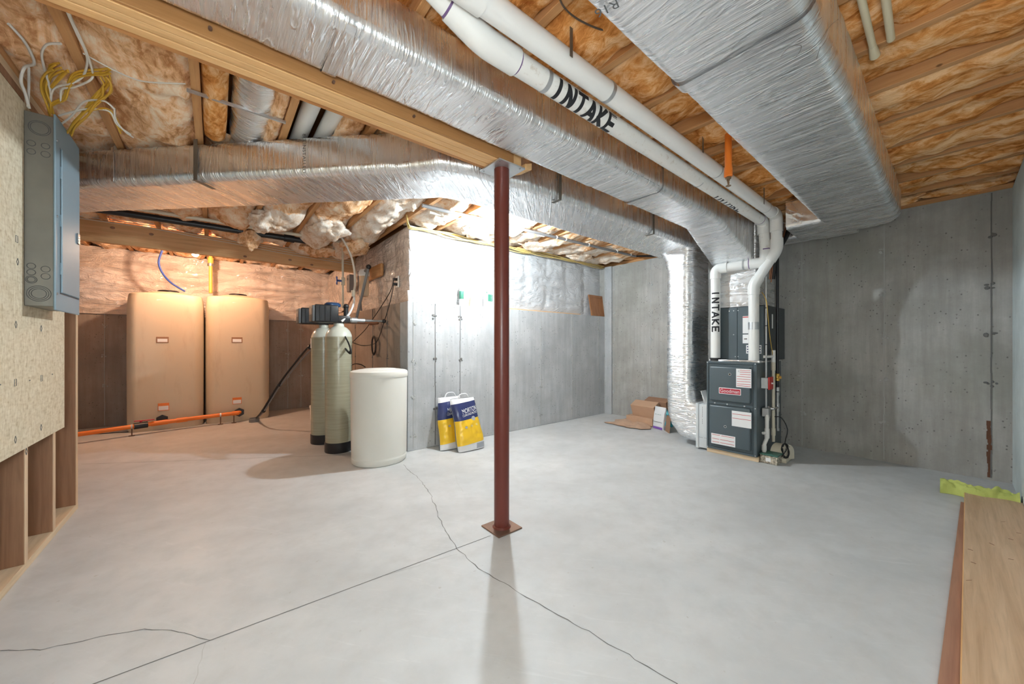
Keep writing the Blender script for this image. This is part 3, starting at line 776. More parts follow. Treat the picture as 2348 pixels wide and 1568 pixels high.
obj('elbow', MB().tube(fillet([P2[3] + V((0, 0, .11)), P2[3], P2[3].lerp(P2[4], .3)], .08, 8), .0505, 28), 'pvc_white', it, 50)
obj('elbow', MB().tube(fillet([P2[4].lerp(P2[3], .25), P2[4], P2[4] + V((0, 0, -.1))], .08, 8), .0505, 28), 'pvc_white', it, 50)
dd = (P2[1] - P2[0]).normalized()
ring(it, P2[1] + V((.165, 0, 0)), (1, 0, 0), 'primer_purple', 'primer_mark'); ring(it, P2[0].lerp(P2[1], .61), dd, 'primer_purple', 'primer_mark')
ring(it, P2[2] + V((-.105, 0, 0)), (1, 0, 0), 'primer_purple', 'primer_mark'); ring(it, P2[3] + V((0, 0, .115)), (0, 0, 1), 'primer_purple', 'primer_mark', PR + .001, .006)
ring(it, P2[3].lerp(P2[4], .31), P2[4] - P2[3], 'primer_purple', 'primer_mark')
for x in (1.13, 2.66): ring(itp, (x, 1.15, 2.27), (1, 0, 0), 'galvanised', 'pipe_clamp', .0465, .011 if x < 2 else .005)
ring(it, P2[3].lerp(P2[4], .42), P2[4] - P2[3], 'galvanised', 'pipe_clamp', .0465, .008)
coupling(it, (3.985, 1.55, .935), (3.985, 1.55, .965), .05, 'black_rubber', 'rubber_boot')
def on_x_pipe(x0, h, c=(1.15, 2.27)):
    cam2 = V((0 - c[0], 1.1 - c[1])).normalized(); r = PR + .0012
    a0 = math.atan2(cam2.y, cam2.x)
    def fn(s, t):
        a = a0 - (t - h / 2) / r                                 # larger t turns towards -y and up
        return V((x0 + s, c[0] + r * math.cos(a), c[1] + r * math.sin(a)))
    return fn
obj('lettering', strokes(MB(), 'INTAKE', on_x_pipe(1.165, .088), .077, .056, .086, .0205), 'marker_black', itp, 0, False)
obj('lettering', strokes(MB(), 'INTAKE', on_x_pipe(2.93, .080), .086, .060, .080, .0175), 'marker_black', itp, 0, False)
def on_z_pipe(z0, h, c):
    a0 = math.atan2(-c[1], -c[0]); r = PR + .0012
    return lambda s, t: V((c[0] + r * math.cos(a0 + (t - h / 2) / r), c[1] + r * math.sin(a0 + (t - h / 2) / r), z0 - s))
obj('lettering', strokes(MB(), 'INTAKE', on_z_pipe(1.65, .062, (3.985, 1.55)), .073, .052, .062, .0155), 'marker_black', itv, 0, False)
# hanging perforated straps for the pipes
for u, v0, v1, x in ((1310, 28, 130, None), (1612, 300, 350, None), (1752, 420, 468, None)):
    p, q = at(u, v0, y=.985), at(u, v1, y=.985)
    p.z = 2.39; mb = MB().obox((p + q) / 2, (.0085, 0, 0), (0, .001, 0), (p - q) / 2)
    lb = {1310: 'perforated metal strap holding the white pipes nearest the camera', 1612: 'perforated metal strap on the white pipes beside the orange sprinkler drop', 1752: 'perforated metal strap on the white pipes close to the furnace bends'}[u]
    single('hanger_strap', mb, 'strap_dull', lb, 'strap', 'straps holding the vent pipes', 0)
single('thermostat_wire', MB().tube([at(*p, z=2.385) for p in ((1278, -20), (1292, 15), (1325, 44), (1372, 66), (1400, 70))], .0035, 6, 5), 'tie_wire', 'thin dark wire sagging between the white pipes and the wide duct', 'wire')
# two white pipes in the joist bay over the diagonal duct
for x, lb in ((.425, 'left of two white pipes in the joist bay above the beam'), (.545, 'right of two white pipes in the joist bay above the beam')):
    single('plastic_pipe', MB().cyl((x, 1.84, 2.46), (x, 3.1, 2.46), .0445, .0445, 24), 'pvc_white', lb, 'pipe', 'white pipes in the joist bay')
# orange sprinkler drop
sp = thing('sprinkler_drop', 'bright orange sprinkler drop pipe with a brass head near the white pipes', 'sprinkler', (2.37, .85, 2.1))
c = at(1670, 400, y=.85)
obj('pipe', MB().cyl((c.x, c.y, 2.39), (c.x, c.y, 2.12), .019, .019, 20), 'cpvc_orange', sp)
obj('adapter', MB().lathe([(.019, 2.16), (.021, 2.16), (.023, 2.125), (.023, 2.105), (.018, 2.10)], (c.x, c.y, 0), 20), 'cpvc_orange', sp)
obj('elbow', MB().cyl((c.x, c.y, 2.43), (c.x, c.y, 2.36), .024, .024, 20), 'cpvc_orange', sp)
obj('sprinkler_head', MB().lathe([(.012, 2.10), (.016, 2.097), (.016, 2.09), (.009, 2.087), (.009, 2.078), (.004, 2.075), (.004, 2.050), (.015, 2.048), (.015, 2.046), (.001, 2.045)], (c.x, c.y, 0), 14), 'brass_dark', sp)
for s in (-1, 1):
    obj('frame_arm', MB().tube([(c.x + s * .009, c.y, 2.085), (c.x + s * .013, c.y, 2.07), (c.x + s * .003, c.y, 2.05)], .002, 6, 4), 'brass_dark', sp)
# cream pipes at the upper right
cp = thing('water_pipe', 'cream pipe stub with a coupling under the joists beside the wide duct', 'pipe', (2, .2, 2.36), 'cream pipes at the upper right')
p0, p1 = at(1966, -40, z=2.365), at(2006, 128, z=2.365)
obj('pipe', MB().cyl(p0, p1, .012, .012, 16), 'cpvc_cream', cp); obj('coupling', MB().cyl(p1 + (p0 - p1) * .16, p1, .0125, .018, 16), 'cpvc_cream', cp)
single('water_pipe', MB().cyl(at(2026, -40, z=2.375), at(2043, 90, z=2.375), .013, .013, 16), 'cpvc_cream', 'cream pipe ending on a joist, farther right of the two by the wide duct', 'pipe', 'cream pipes at the upper right')

# ------------------------------------------------------------------ furnace
X0, X1, Y0, Y1, Z0, Z1 = 3.92, 4.66, 1.16, 1.605, .045, .93
fu = thing('furnace', 'dark grey gas furnace with a red nameplate and white labels', 'furnace', (4.29, 1.38, 0))
obj('cabinet', MB().box(X0 + .004, X1, Y0, Y1, Z0, Z1, .003, 1), 'furnace_grey', fu, 0)
for a, b, c2, d in ((Y0, Y0 + .028, Z0, Z1), (Y1 - .018, Y1, Z0, Z1), (Y0 + .028, Y1 - .018, Z1 - .022, Z1), (Y0 + .028, Y1 - .018, Z0, Z0 + .02)):
    obj('frame_rail', MB().box(X0 - .012, X0 + .006, a, b, c2, d, .002, 1), 'furnace_grey', fu, 0)
obj('base_rail', MB().box(X0 + .005, X0 + .043, Y0 - .01, Y1 + .005, 0, Z0, .002, 1), 'pine_pale_y', fu, 0)
obj('base_rail', MB().box(X1 - .04, X1, Y0 - .01, Y1 + .005, 0, Z0, .002, 1), 'pine_pale_y', fu, 0)
def door(z0, z1):
    o = obj('door', MB().box(X0 - .008, X0 + .005, Y0 + .030, Y1 - .020, z0, z1, .002, 1), 'furnace_grey', fu, 0)
    obj('raised_panel', MB().box(X0 - .036, X0 - .006, Y0 + .045, Y1 - .034, z0 + .024, z1 - .02, .016, 3), 'furnace_grey', o, 40)
    return o
du, dl = door(.515, .905), door(.068, .513)
obj('middle_rail', MB().box(X0 - .014, X0 + .004, Y0 + .028, Y1 - .02, .498, .522, .003, 1), 'furnace_grey', fu, 0)
for y in (Y0 + .10, Y0 + .25, Y1 - .08):
    obj('screw', MB().lathe([(.008, 0), (.008, -.003), (.004, -.006), (.0005, -.006)], (X0 - .014, y, .510), 12, 'x'), 'galvanised', du)
for y, z in ((Y0 + .012, Z1 - .012), (Y1 - .008, Z1 - .012), (Y0 + .012, .50), (Y0 + .012, Z0 + .012), (Y1 - .008, Z0 + .012)):
    obj('screw', MB().lathe([(.005, 0), (.005, -.002), (.001, -.004)], (X0 - .0125, y, z), 10, 'x'), 'galvanised', fu)
XP = X0 - .0362
def plate(par, u0, v0, u1, v1, bars, name='label', th=.0012):
    a, b = at(u0, v0, x=XP), at(u1, v1, x=XP); y0, y1, z0, z1 = min(a.y, b.y), max(a.y, b.y), min(a.z, b.z), max(a.z, b.z)
    zt = at(u1, v0 + (u1 - u0) * .05, x=XP).z
    o = obj(name, MB().box(XP - th, XP, y0, y1, z0, z1), 'label_white', par, 0)
    for t, s, e, m in bars:
        z = z1 + (z0 - z1) * t
        obj('print_line', MB().box(XP - th - .0006, XP - th + .0002, y1 + (y0 - y1) * e, y1 + (y0 - y1) * s, z - .0022, z + .0022), m, par, 0)
    return o
rb = 'label_red'
plate(du, 1688, 845, 1723, 890, [(.08, .25, .95, rb), (.18, .25, .95, rb), (.30, .25, .95, rb), (.42, .05, .95, rb), (.55, .05, .95, rb), (.68, .05, .95, rb), (.82, .05, .95, rb), (.92, .05, .95, rb)])
plate(dl, 1678, 941, 1723, 983, [(.2, .03, .97, rb), (.48, .03, .97, rb)])
plate(dl, 1631, 992, 1686, 1026, [(.12, .04, .38, rb), (.12, .42, .96, rb), (.5, .04, .34, rb), (.5, .38, .96, rb), (.8, .04, .34, rb), (.8, .38, .96, rb)])
c1 = at(1673.5, 897, x=XP); w2, h2_ = .098, .031
lg = obj('nameplate', MB().box(XP - .005, XP, c1.y - w2, c1.y + w2, c1.z - h2_, c1.z + h2_, .0045, 3), 'label_white', du)
obj('nameplate_field', MB().box(XP - .0062, XP - .004, c1.y - w2 + .006, c1.y + w2 - .006, c1.z - h2_ + .006, c1.z + h2_ - .006, .001, 1), 'logo_red', lg, 0) if False else obj('nameplate_field', MB().box(XP - .0062, XP - .004, c1.y - w2 + .006, c1.y + w2 - .006, c1.z - h2_ + .006, c1.z + h2_ - .006, .001, 1), 'logo_red', du, 0)
mb = MB(); text(mb, 'Goodman', (XP - .0068, c1.y, c1.z), (0, -1, 0), (0, 0, 1), .048, .168); obj('lettering', mb, 'label_white', du, 0)
for u, v in ((1673.5, 858),):
    c = at(u, v, x=XP); obj('sight_glass', MB().lathe([(.0135, 0), (.0135, -.004), (.009, -.004), (.008, 0)], c, 20, 'x'), 'galvanised', du); obj('sight_lens', MB().lathe([(.008, 0), (.008, -.002), (.001, -.002)], c, 16, 'x'), 'black_plastic', du)
c = at(1663, 978, x=XP); obj('sight_glass', MB().lathe([(.0135, 0), (.0135, -.004), (.009, -.004), (.008, 0)], c, 20, 'x'), 'galvanised', dl); obj('sight_lens', MB().lathe([(.008, 0), (.008, -.002), (.001, -.002)], c, 16, 'x'), 'furnace_dark', dl)
mb = MB(); text(mb, '!', at(1657, 998, x=XP) + V((-.002, 0, 0)), (0, -1, 0), (0, 0, 1), .02); obj('lettering', mb, 'print_grey', dl, 0)
mb = MB(); text(mb, 'C', at(1694, 851, x=XP) + V((-.002, 0, 0)), (0, -1, 0), (0, 0, 1), .02); obj('lettering', mb, 'print_grey', du, 0)

# coil cabinet
cc = thing('coil_cabinet', 'dark grey coil cabinet with white labels on top of the furnace', 'cabinet', (4.35, 1.38, .95))
XC = 4.05
obj('case', MB().box(XC, 4.69, 1.135, 1.60, .945, 1.48, .004, 1), 'furnace_dark', cc, 0)
obj('access_panel', MB().box(XC - .006, XC + .003, 1.37, 1.595, .955, 1.47, .002, 1), 'furnace_grey', cc, 0)
obj('access_panel', MB().box(XC - .009, XC + .003, 1.145, 1.366, .955, 1.47, .002, 1), 'furnace_grey', cc, 0)
for y, z in ((1.40, 1.44), (1.40, 1.2), (1.385, .98), (1.36, 1.44), (1.36, .98), (1.44, 1.44)):
    obj('screw', MB().lathe([(.005, 0), (.005, -.003), (.001, -.004)], (XC - .009, y, z), 10, 'x'), 'galvanised', cc)
def cplate(u0, v0, u1, v1, bars, m):
    X = XC - .0095; a, b = at(u0, v0, x=X), at(u1, v1, x=X)
    lo = obj('label', MB().box(X - .001, X + .001, b.y, a.y, b.z, a.z), 'label_white', cc, 0)
    for t, s, e in bars:
        z = a.z + (b.z - a.z) * t; obj('print_line', MB().box(X - .0016, X, a.y + (b.y - a.y) * e, a.y + (b.y - a.y) * s, z - .005, z + .005), m, lo, 0)
cplate(1703, 725, 1722, 764, [(.06, 0, 1)], 'label_red'); cplate(1703, 767, 1720, 787, [(.5, .2, .6)], 'print_grey'); cplate(1711, 791, 1746, 811, [(.2, .05, .95), (.5, .05, .95), (.8, .05, .95)], 'bag_navy')
obj('foil_seal', MB().box(3.955, 4.70, 1.15, 1.602, .926, .95, .008, 2), 'foil_tape', cc)
# return filter rack and papers on it
fr = thing('filter_rack', 'pale sheet metal filter rack between the return duct and the furnace', 'cabinet', (4.2, 1.665, 0))
obj('case', MB().box(3.945, 4.50, 1.608, 1.724, .02, .475, .006, 2), 'sheet_metal_white', fr)
obj('flange', MB().box(3.935, 4.50, 1.700, 1.727, .015, .485, .004, 1), 'sheet_metal_white', fr, 0)
mb = MB(); text(mb, '------ ---', (3.944, 1.660, .36), (0, 0, -1), (0, -1, 0), .03, .18); obj('lettering', mb, 'print_grey', fr, 0); mb = MB(); text(mb, '--- --', (3.944, 1.658, .13), (0, -1, 0), (0, 0, 1), .03, .075); obj('lettering', mb, 'print_grey', fr, 0)
for k, (y, lean, lb) in enumerate(((1.625, .01, 'white leaflet standing upright on the filter rack against the furnace'), (1.665, -.05, 'white folded leaflet leaning left on the filter rack'))):
    single('leaflet', MB().obox((4.03, y, .545), (.06, .0, .0), (0, .003, 0), (0, -lean * .5, .065), .001, 1).obox((4.03, y + .006, .54), (.058, 0, 0), (0, .002, 0), (0, -lean * .3, .06)), 'label_white', lb, 'paper', 'leaflets on the filter rack', 0)

# gas line
gp = thing('gas_pipe', 'black iron gas pipe with a yellow valve dropping from the ceiling beside the furnace', 'pipe', (4.3, 1.105, .25))
gx, gy = 4.30, 1.100
obj('pipe', MB().cyl((gx, gy, .26), (gx, gy, 2.56), .0125, .0125, 14), 'black_steel', gp)
for z0, z1, r, m in ((.25, .275, .019, 'steel_grey'), (.44, .52, .020, 'steel_grey'), (.60, .63, .019, 'steel_grey'), (.64, .68, .022, 'steel_grey'), (.275, .60, .0135, 'steel_grey')):
    obj('fitting', MB().cyl((gx, gy, z0), (gx, gy, z1), r, r, 12), m, gp)
obj('branch', MB().tube([(gx, gy, .48), (gx - .14, gy, .48), (gx - .15, gy + .06, .48)], .012, 10), 'steel_grey', gp)
obj('valve', MB().lathe([(.014, .74), (.021, .745), (.021, .765), (.017, .77), (.017, .785), (.021, .79), (.021, .81), (.014, .815)], (gx, gy, 0), 12), 'brass', gp)
obj('valve_handle', MB().lathe([(.001, -.034), (.014, -.034), (.014, -.014), (.008, -.014)], (gx - .008, gy, .778), 10, 'y'), 'cpvc_yellow', gp)
# conduit and switch box
cd = thing('switch_box', 'grey switch box with a red cover fed by a thin conduit on the furnace side', 'switch', (4.06, 1.12, .68))
obj('box', MB().box(4.015, 4.115, 1.10, 1.158, .685, .785, .003, 1), 'sheet_metal_white', cd, 0)
obj('cover', MB().box(4.005, 4.125, 1.086, 1.10, .675, .795, .006, 2), 'switch_red', cd)
obj('toggle', MB().box(4.058, 4.07, 1.072, 1.088, .728, .742, .002, 1), 'label_white', cd, 0)
obj('conduit', MB().cyl((4.065, 1.13, .785), (4.065, 1.13, 1.75), .009, .009, 12), 'galvanised', cd)
obj('conduit', MB().cyl((4.065, 1.13, .50), (4.065, 1.13, .685), .009, .009, 12), 'galvanised', cd)
for z in (1.45, 1.28, 1.10): obj('conduit_tie', MB().cyl((4.065, 1.13, z - .004), (4.065, 1.13, z + .004), .0115, .0115, 10), 'black_plastic', cd)
single('door_tag', MB().obox((4.26, 1.131, 1.33), (.014, 0, 0), (0, .0015, 0), (0, 0, .07)), 'label_white', 'narrow white strip stuck on the dark side of the coil cabinet', 'tag', None, 0)
for k, dx in enumerate((0, .008)):
    single('tracer_wire', MB().tube([(4.03 + dx, 1.155, 1.60), (4.03 + dx, 1.118, 1.50), (4.10 + dx, 1.112, 1.2), (4.17 + dx, 1.105, 1.0)], .0028, 6, 6), 'brass', ('left' if k == 0 else 'right') + ' one of two tan wires slanting down past the coil cabinet', 'wire', 'tan control wires')
# condensate drain and pump
dr = thing('drain_pipe', 'beige drain pipe with a white tee running down beside the furnace into the pump', 'pipe', (4.2, 1.1, .16))
px_, py_ = 4.19, 1.105
obj('pipe', MB().cyl((px_, py_, .16), (px_, py_, .96), .0135, .0135, 14), 'pvc_beige', dr)
obj('tee', MB().cyl((px_, py_, .925), (px_, py_, 1.045), .0185, .0185, 16), 'pvc_white', dr)
obj('branch', MB().cyl((px_, py_, .985), (4.04, 1.14, .985), .013, .013, 12), 'pvc_white', dr)
obj('coupling', MB().cyl((px_, py_, .85), (px_, py_, .93), .0185, .0185, 16), 'pvc_beige', dr); obj('coupling', MB().cyl((px_, py_, .22), (px_, py_, .29), .0185, .0185, 16), 'pvc_beige', dr)
d2 = thing('drain_pipe', 'white trap pipe with a stub running down the furnace side into the gravel box', 'pipe', (3.985, 1.1, .1))
a = [(4.02, 1.11, .44), (4.02, 1.11, .22), (4.01, 1.13, .16), (4.01, 1.13, .085)]
obj('pipe', MB().tube(fillet(a, .02, 4), .016, 14), 'pvc_white', d2, 50); obj('coupling', MB().cyl((4.02, 1.11, .22), (4.02, 1.11, .31), .020, .020, 16), 'pvc_white', d2)
obj('stub', MB().cyl((4.02, 1.11, .27), (3.975, 1.13, .27), .013, .013, 12), 'pvc_white', d2); obj('coupling', MB().cyl((4.01, 1.13, .10), (4.01, 1.13, .15), .020, .020, 16), 'pvc_white', d2)
obj('metal_bracket', MB().box(4.01, 4.08, 1.095, 1.15, .42, .50, .004, 1), 'galvanised', d2, 0)
single('junction_plate', MB().box(4.10, 4.19, 1.128, 1.155, .38, .50, .004, 1).box(4.115, 4.125, 1.118, 1.13, .37, .51), 'galvanised', 'bare metal bracket plate low on the furnace side behind the pipes', 'bracket', None, 0)
pm = thing('condensate_pump', 'beige round-topped condensate pump with vent slots on the floor by the furnace', 'pump', (4.16, 1.03, 0))
poly = [(-.095, .02)] + [(-.095 * math.cos(t), .075 + .085 * math.sin(t)) for t in [math.pi * k / 16 for k in range(17)]] + [(.095, .02)]
mb = MB().prism(poly, lambda p, q, h: V((4.165 + p * .79 - h * .0, 1.03 + p * -.30 + h, q)), -.05, .045); obj('housing', mb, 'pvc_beige', pm, 40)
obj('tank', MB().box(4.08, 4.255, .975, 1.08, 0, .04, .006, 2), 'pvc_beige', pm)
for k in range(5):
    t = .5 + k * .32; obj('vent_slot', MB().obox((4.165 - .072 * math.cos(t) * .79, 1.03 + .072 * .3 * math.cos(t) - .0505, .075 + .065 * math.sin(t)), (.008, 0, 0), (0, .0015, 0), (0, 0, .003)), 'print_grey', pm, 0)
gb = thing('gravel_box', 'clear neutralizer box of white gravel with a green lid at the furnace foot', 'box', (4.02, 1.06, 0))
obj('tray', MB().box(3.945, 4.10, 1.01, 1.145, 0, .075, .004, 1), 'gravel', gb, 0); obj('lid', MB().box(3.94, 4.105, 1.005, 1.15, .075, .088, .003, 1), 'green_cap', gb, 0); obj('label', MB().box(3.9435, 3.9455, 1.06, 1.10, .022, .055), 'label_white', gb, 0)
pts = [at(1776, 955, d=3.45), at(1792, 958, d=3.43), at(1806, 985, d=3.42), at(1800, 1015, d=3.4)]
random.seed(5)
for k in range(34):
    a = k * .75; pts.append(at(1801 + 8 * math.cos(a) + random.uniform(-2, 2), 1033 + 16 * math.sin(a) + random.uniform(-2, 2), d=3.38 + .02 * math.sin(k * 1.7)))
pts += [at(1790, 1048, d=3.36), at(1770, 1040, d=3.36)]
single('power_cord', MB().tube(pts, .0042, 6, 3), 'black_rubber', 'coiled black power cord hanging beside the condensate pump', 'cord')
# refrigerant lines
rf = thing('refrigerant_line', 'black insulated line with copper tubes curving down from the ceiling behind the white pipes', 'pipe', (4.3, 1.05, 1.9))
L = [at(1818, 455, d=3.55), at(1815, 490, d=3.52), at(1806, 535, d=3.5), at(1790, 565, d=3.5), at(1778, 590, d=3.52), at(1772, 640, d=3.56)]
obj('insulated_line', MB().tube(L, .02, 12, 6), 'black_rubber', rf, 60)
obj('copper_line', MB().tube([p + V((-.025, .02, 0)) for p in L], .008, 8, 6), 'copper', rf, 60); obj('copper_line', MB().tube([p + V((-.01, .012, -.03)) for p in L], .006, 8, 6), 'copper', rf, 60)
# ------------------------------------------------------------------ storage tanks
def tank(x0, x1, y0, y1, h, label, px, lid_u):
    cx, cy = (x0 + x1) / 2, (y0 + y1) / 2
    t = thing('storage_tank', label, 'tank', (cx, cy, 0), 'cream storage tanks')
    A, B = V(((x1 - x0) / 2, 0, 0)), V((0, (y1 - y0) / 2, 0)); rings = []
    def bul(p, z):                                             # the flat front bows out slightly at mid height
        return p
    for z, s, r in ((.0, .97, .10), (.03, .995, .10), (.25, 1.0, .10), (h * .55, 1.006, .10), (h - .25, 1.0, .10), (h - .20, 1.0, .10), (h - .17, .992, .10), (h - .09, .975, .10), (h - .055, .955, .10), (h - .035, .88, .12)):
        ring = []
        for p, n in rr_ring(V((cx, cy, z)), A * s, B * s, r, 12, 10, 6):
            if n.y < -.9: p = p + V((0, -.02 * (1 - ((p.x - cx) / A.x) ** 2), 0))
            ring.append(p)
        rings.append(ring)
    for z, s in ((h - .02, .62), (h + .005, .5), (h + .01, .3)):
        rings.append([p for p, n in rr_ring(V((cx, cy, z)), A * s, B * s, .2, 12, 10, 6)])
    sh = obj('shell', MB().ring_loft(rings), 'tank_poly', t, 35)
    lc = V((cx, cy - .02, h + .008))
    obj('lid', MB().lathe([(.105, 0), (.11, .004), (.11, .018), (.095, .026), (.05, .028), (.001, .028)], lc, 28), 'black_plastic', t)
    yf = y0 - .022
    def lab(u0, v0, u1, v1, bar):
        a, b = at(u0, v0, y=yf), at(u1, v1, y=yf)
        if bar == 1:
            lo = obj('label', MB().box(a.x, b.x, yf - .0025, yf + .004, b.z, a.z, .0012, 1), 'card_dark', t, 0); obj('label_face', MB().box(a.x + .012, b.x - .012, yf - .0032, yf + .002, b.z + .012, a.z - .025), 'label_white', lo, 0)
        else:
            m = a.z + (b.z - a.z) * .38
            lo = obj('label', MB().box(a.x, b.x, yf - .0025, yf + .004, b.z, a.z), 'cpvc_orange', t, 0); obj('label_face', MB().box(a.x + .006, b.x - .006, yf - .0032, yf + .002, b.z + .006, m), 'label_white', lo, 0)
    for q in px: lab(*q)
    e = at(lid_u, 680, y=yf + .012); obj('embossed_mark', MB().box(e.x - .06, e.x + .06, e.y - .004, e.y + .008, h - .15, h - .115, .002, 1), 'brine_white', sh, 0)
    return t
tank(-.855, -.118, 6.50, 7.12, 1.80, 'left of two tall cream water tanks with a small brown label', None and [] or [(358, 772, 387, 786, 1), (362, 925, 388, 940, 2)], 374)
tank(-.098, .640, 6.52, 7.12, 1.82, 'right of two tall cream water tanks, the one next to the softener', [(531, 773, 556, 786, 1), (533, 912, 554, 925, 2)], 545)
# orange floor manifold
op = thing('manifold_pipe', 'bright orange pipe with a black valve along the foot of the tanks', 'pipe', (-.4, 6.3, 0))
yo = 6.40; ln = [at(60, 998, y=6.05), at(330, 971, y=6.30), at(460, 957, y=6.40), at(549, 949, y=6.42)]
zz = lambda p, z: V((p.x, p.y, z))
LN = [zz(ln[0], .10), zz(ln[1], .115), zz(ln[2], .125), zz(ln[3], .135)]
obj('pipe', MB().tube(fillet(LN + [LN[3] + V((.01, .10, 0))], .05, 6), .026, 16), 'cpvc_orange', op, 50)
def along(t, i): return LN[i].lerp(LN[i + 1], t)
for a, b, i in ((.62, .86, 0), (.02, .30, 1), (.55, .75, 1), (.80, .98, 2)):
    if i == 0: obj('valve', MB().cyl(along(.90, 0), along(.06, 1), .038, .038, 12), 'black_plastic', op)
    else: obj('coupling', MB().cyl(along(a + .1 if i == 1 and a < .1 else a, i), along(b + .1 if i == 1 and a < .1 else b, i), .031, .031, 16), 'cpvc_orange', op)
v0 = along(.97, 0); obj('valve_handle', MB().box(v0.x - .06, v0.x + .12, v0.y - .01, v0.y + .01, v0.z + .05, v0.z + .062, .004, 1).cyl(v0, v0 + V((0, 0, .055)), .012, .012, 8), 'logo_red', op)
for x, y in ((LN[3].x, 6.475), (at(372, 967, y=6.47).x, 6.475)):
    obj('tank_nut', MB().lathe([(.03, 0), (.062, 0), (.062, -.028), (.03, -.028)], (x, y, .135), 6, 'y'), 'black_plastic', op, 20)
for c in (along(.88, 0), along(.5, 2), along(.85, 2)):
    st = obj('pipe_stand', MB().cyl(c + V((0, 0, -c.z)), c, .006, .006, 8).cyl(V((c.x, c.y, 0)), V((c.x, c.y, .006)), .03, .03, 10), 'steel_rusty', op)
    obj('pipe_ring', MB().cyl(c + V((-.008, 0, 0)), c + V((.008, .0, 0)), .0285, .0285, 14), 'galvanised', op)
single('ground_cable', MB().tube([at(60, 1004, z=.006), at(320, 988, z=.006), at(400, 975, z=.02), at(462, 963, z=.06), at(500, 965, z=.02), at(560, 962, z=.01)], .005, 6, 6), 'black_rubber', 'thin black cable drooping under the orange pipe', 'cable')
# blue fill hose and yellow drop behind the tanks
single('fill_hose', MB().tube([at(372, 574, y=6.6), at(364, 600, y=6.62), at(372, 625, y=6.65), at(392, 648, y=6.7), at(424, 668, y=6.75)], .012, 10, 8), 'blue_hose', 'blue hose curving down into the left tank', 'hose')
yd = thing('sprinkler_drop', 'yellow orange pipe drop behind the gap between the two tanks', 'pipe', at(483, 660, y=6.85))
p, q = at(482, 572, y=6.85), at(483, 672, y=6.85)
obj('pipe', MB().cyl(V((q.x, q.y, p.z + .08)), q, .022, .022, 14), 'cpvc_yellow', yd); m_ = at(482, 607, y=6.85)
obj('adapter', MB().cyl(V((q.x, q.y, m_.z + .10)), V((q.x, q.y, m_.z + .02)), .034, .034, 14), 'cpvc_yellow', yd); obj('collar', MB().cyl(V((q.x, q.y, m_.z + .02)), V((q.x, q.y, m_.z - .02)), .038, .038, 14), 'steel_grey', yd)
# ------------------------------------------------------------------ lamps
def lamp(p, bulb, label, r=.034, grp=None):
    l = thing('ceiling_lamp', label, 'lamp', p)
    x, y, z = p
    obj('lamp_base', MB().lathe([(.055, z + .115), (.058, z + .10), (.045, z + .075), (.026, z + .062), (.022, z + .045)], (x, y, 0), 24), 'porcelain', l)
    obj('bulb_collar', MB().lathe([(.015, z + .05), (.019, z + .045), (.024, z + .022), (.020, z + .02)], (x, y, 0), 20), 'porcelain', l)
    obj('bulb', MB().sphere((x, y, z - .008), r, 14, 8), bulb, l, 80)
lamp((2.215, 2.87, 2.275), 'bulb_main', 'bare ceiling bulb over the stem wall, behind the red post')
pw = at(448, 581, y=6.02); lamp((pw.x, pw.y, pw.z), 'bulb_warm', 'glowing warm bulb under the beam above the left tank')
fill_g = thing('fill_light', 'added fill light, a white globe on a slim black stand behind the camera', 'lamp', (-.20, -.17, 0))  # fill light added out of view behind the camera to lift the room's brightness
obj('globe', MB().sphere((-.20, -.17, 1.2), .11, 16, 10), 'fill_glow', fill_g, 80)
obj('stand_pole', MB().cyl((-.20, -.17, .02), (-.20, -.17, 1.1), .012, .012, 10), 'black_steel', fill_g)
obj('stand_base', MB().lathe([(.115, 0), (.12, .012), (.03, .025), (.012, .03)], (-.20, -.17, 0), 24), 'black_steel', fill_g)

# ------------------------------------------------------------------ water softener
def vessel(x, y, label, boot_h=.10):
    t = thing('softener_tank', label, 'tank', (x, y, 0), 'fibreglass softener tanks'); r = .128
    obj('vessel', MB().lathe([(r * .98, boot_h - .01), (r, boot_h + .02), (r, 1.16), (r * .99, 1.185)], (x, y, 0), 36), 'fibre_vessel', t, 50)
    obj('dome', MB().lathe([(r * .995, 1.18), (r * .96, 1.205), (r * .82, 1.245), (r * .6, 1.275), (r * .45, 1.285), (.05, 1.29), (.05, 1.32)], (x, y, 0), 36), 'vessel_dome', t, 60)
    obj('boot', MB().lathe([(r * 1.03, 0), (r * 1.05, .01), (r * 1.05, boot_h), (r * .9, boot_h + .005)], (x, y, 0), 36), 'black_plastic', t)
    return t
v1 = vessel(1.00, 4.06, 'front fibreglass softener tank with a black base and black control head')
v2 = vessel(.955, 4.52, 'rear fibreglass softener tank half hidden behind the front one')
def head(t, x, y):
    obj('valve_body', MB().cyl((x, y, 1.31), (x, y, 1.40), .05, .05, 20).box(x - .06, x + .10, y - .06, y + .06, 1.33, 1.40, .01, 2), 'black_plastic', t)
    obj('control_head', MB().box(x - .24, x - .02, y - .085, y + .085, 1.325, 1.50, .015, 3), 'black_plastic', t)
    hd = t.children[-1]
    obj('face_cover', MB().box(x - .262, x - .238, y - .08, y + .08, 1.33, 1.49, .008, 2), 'print_grey', hd)
    obj('display', MB().box(x - .2635, x - .2615, y - .055, y + .055, 1.40, 1.46), 'grey_pipe', hd, 0)
    for k in range(3): obj('rib', MB().box(x - .20 + k * .05, x - .188 + k * .05, y - .09, y - .084, 1.34, 1.485, .002, 1), 'black_plastic', hd, 0)
    obj('top_port', MB().cyl((x + .07, y, 1.40), (x + .07, y, 1.50), .024, .024, 12).sphere((x + .07, y, 1.50), .03, 10, 6), 'black_plastic', t)
    obj('head_cap', MB().lathe([(.075, 1.49), (.078, 1.515), (.06, 1.53), (.001, 1.533)], (x - .06, y, 0), 24), 'blue_plastic', t)
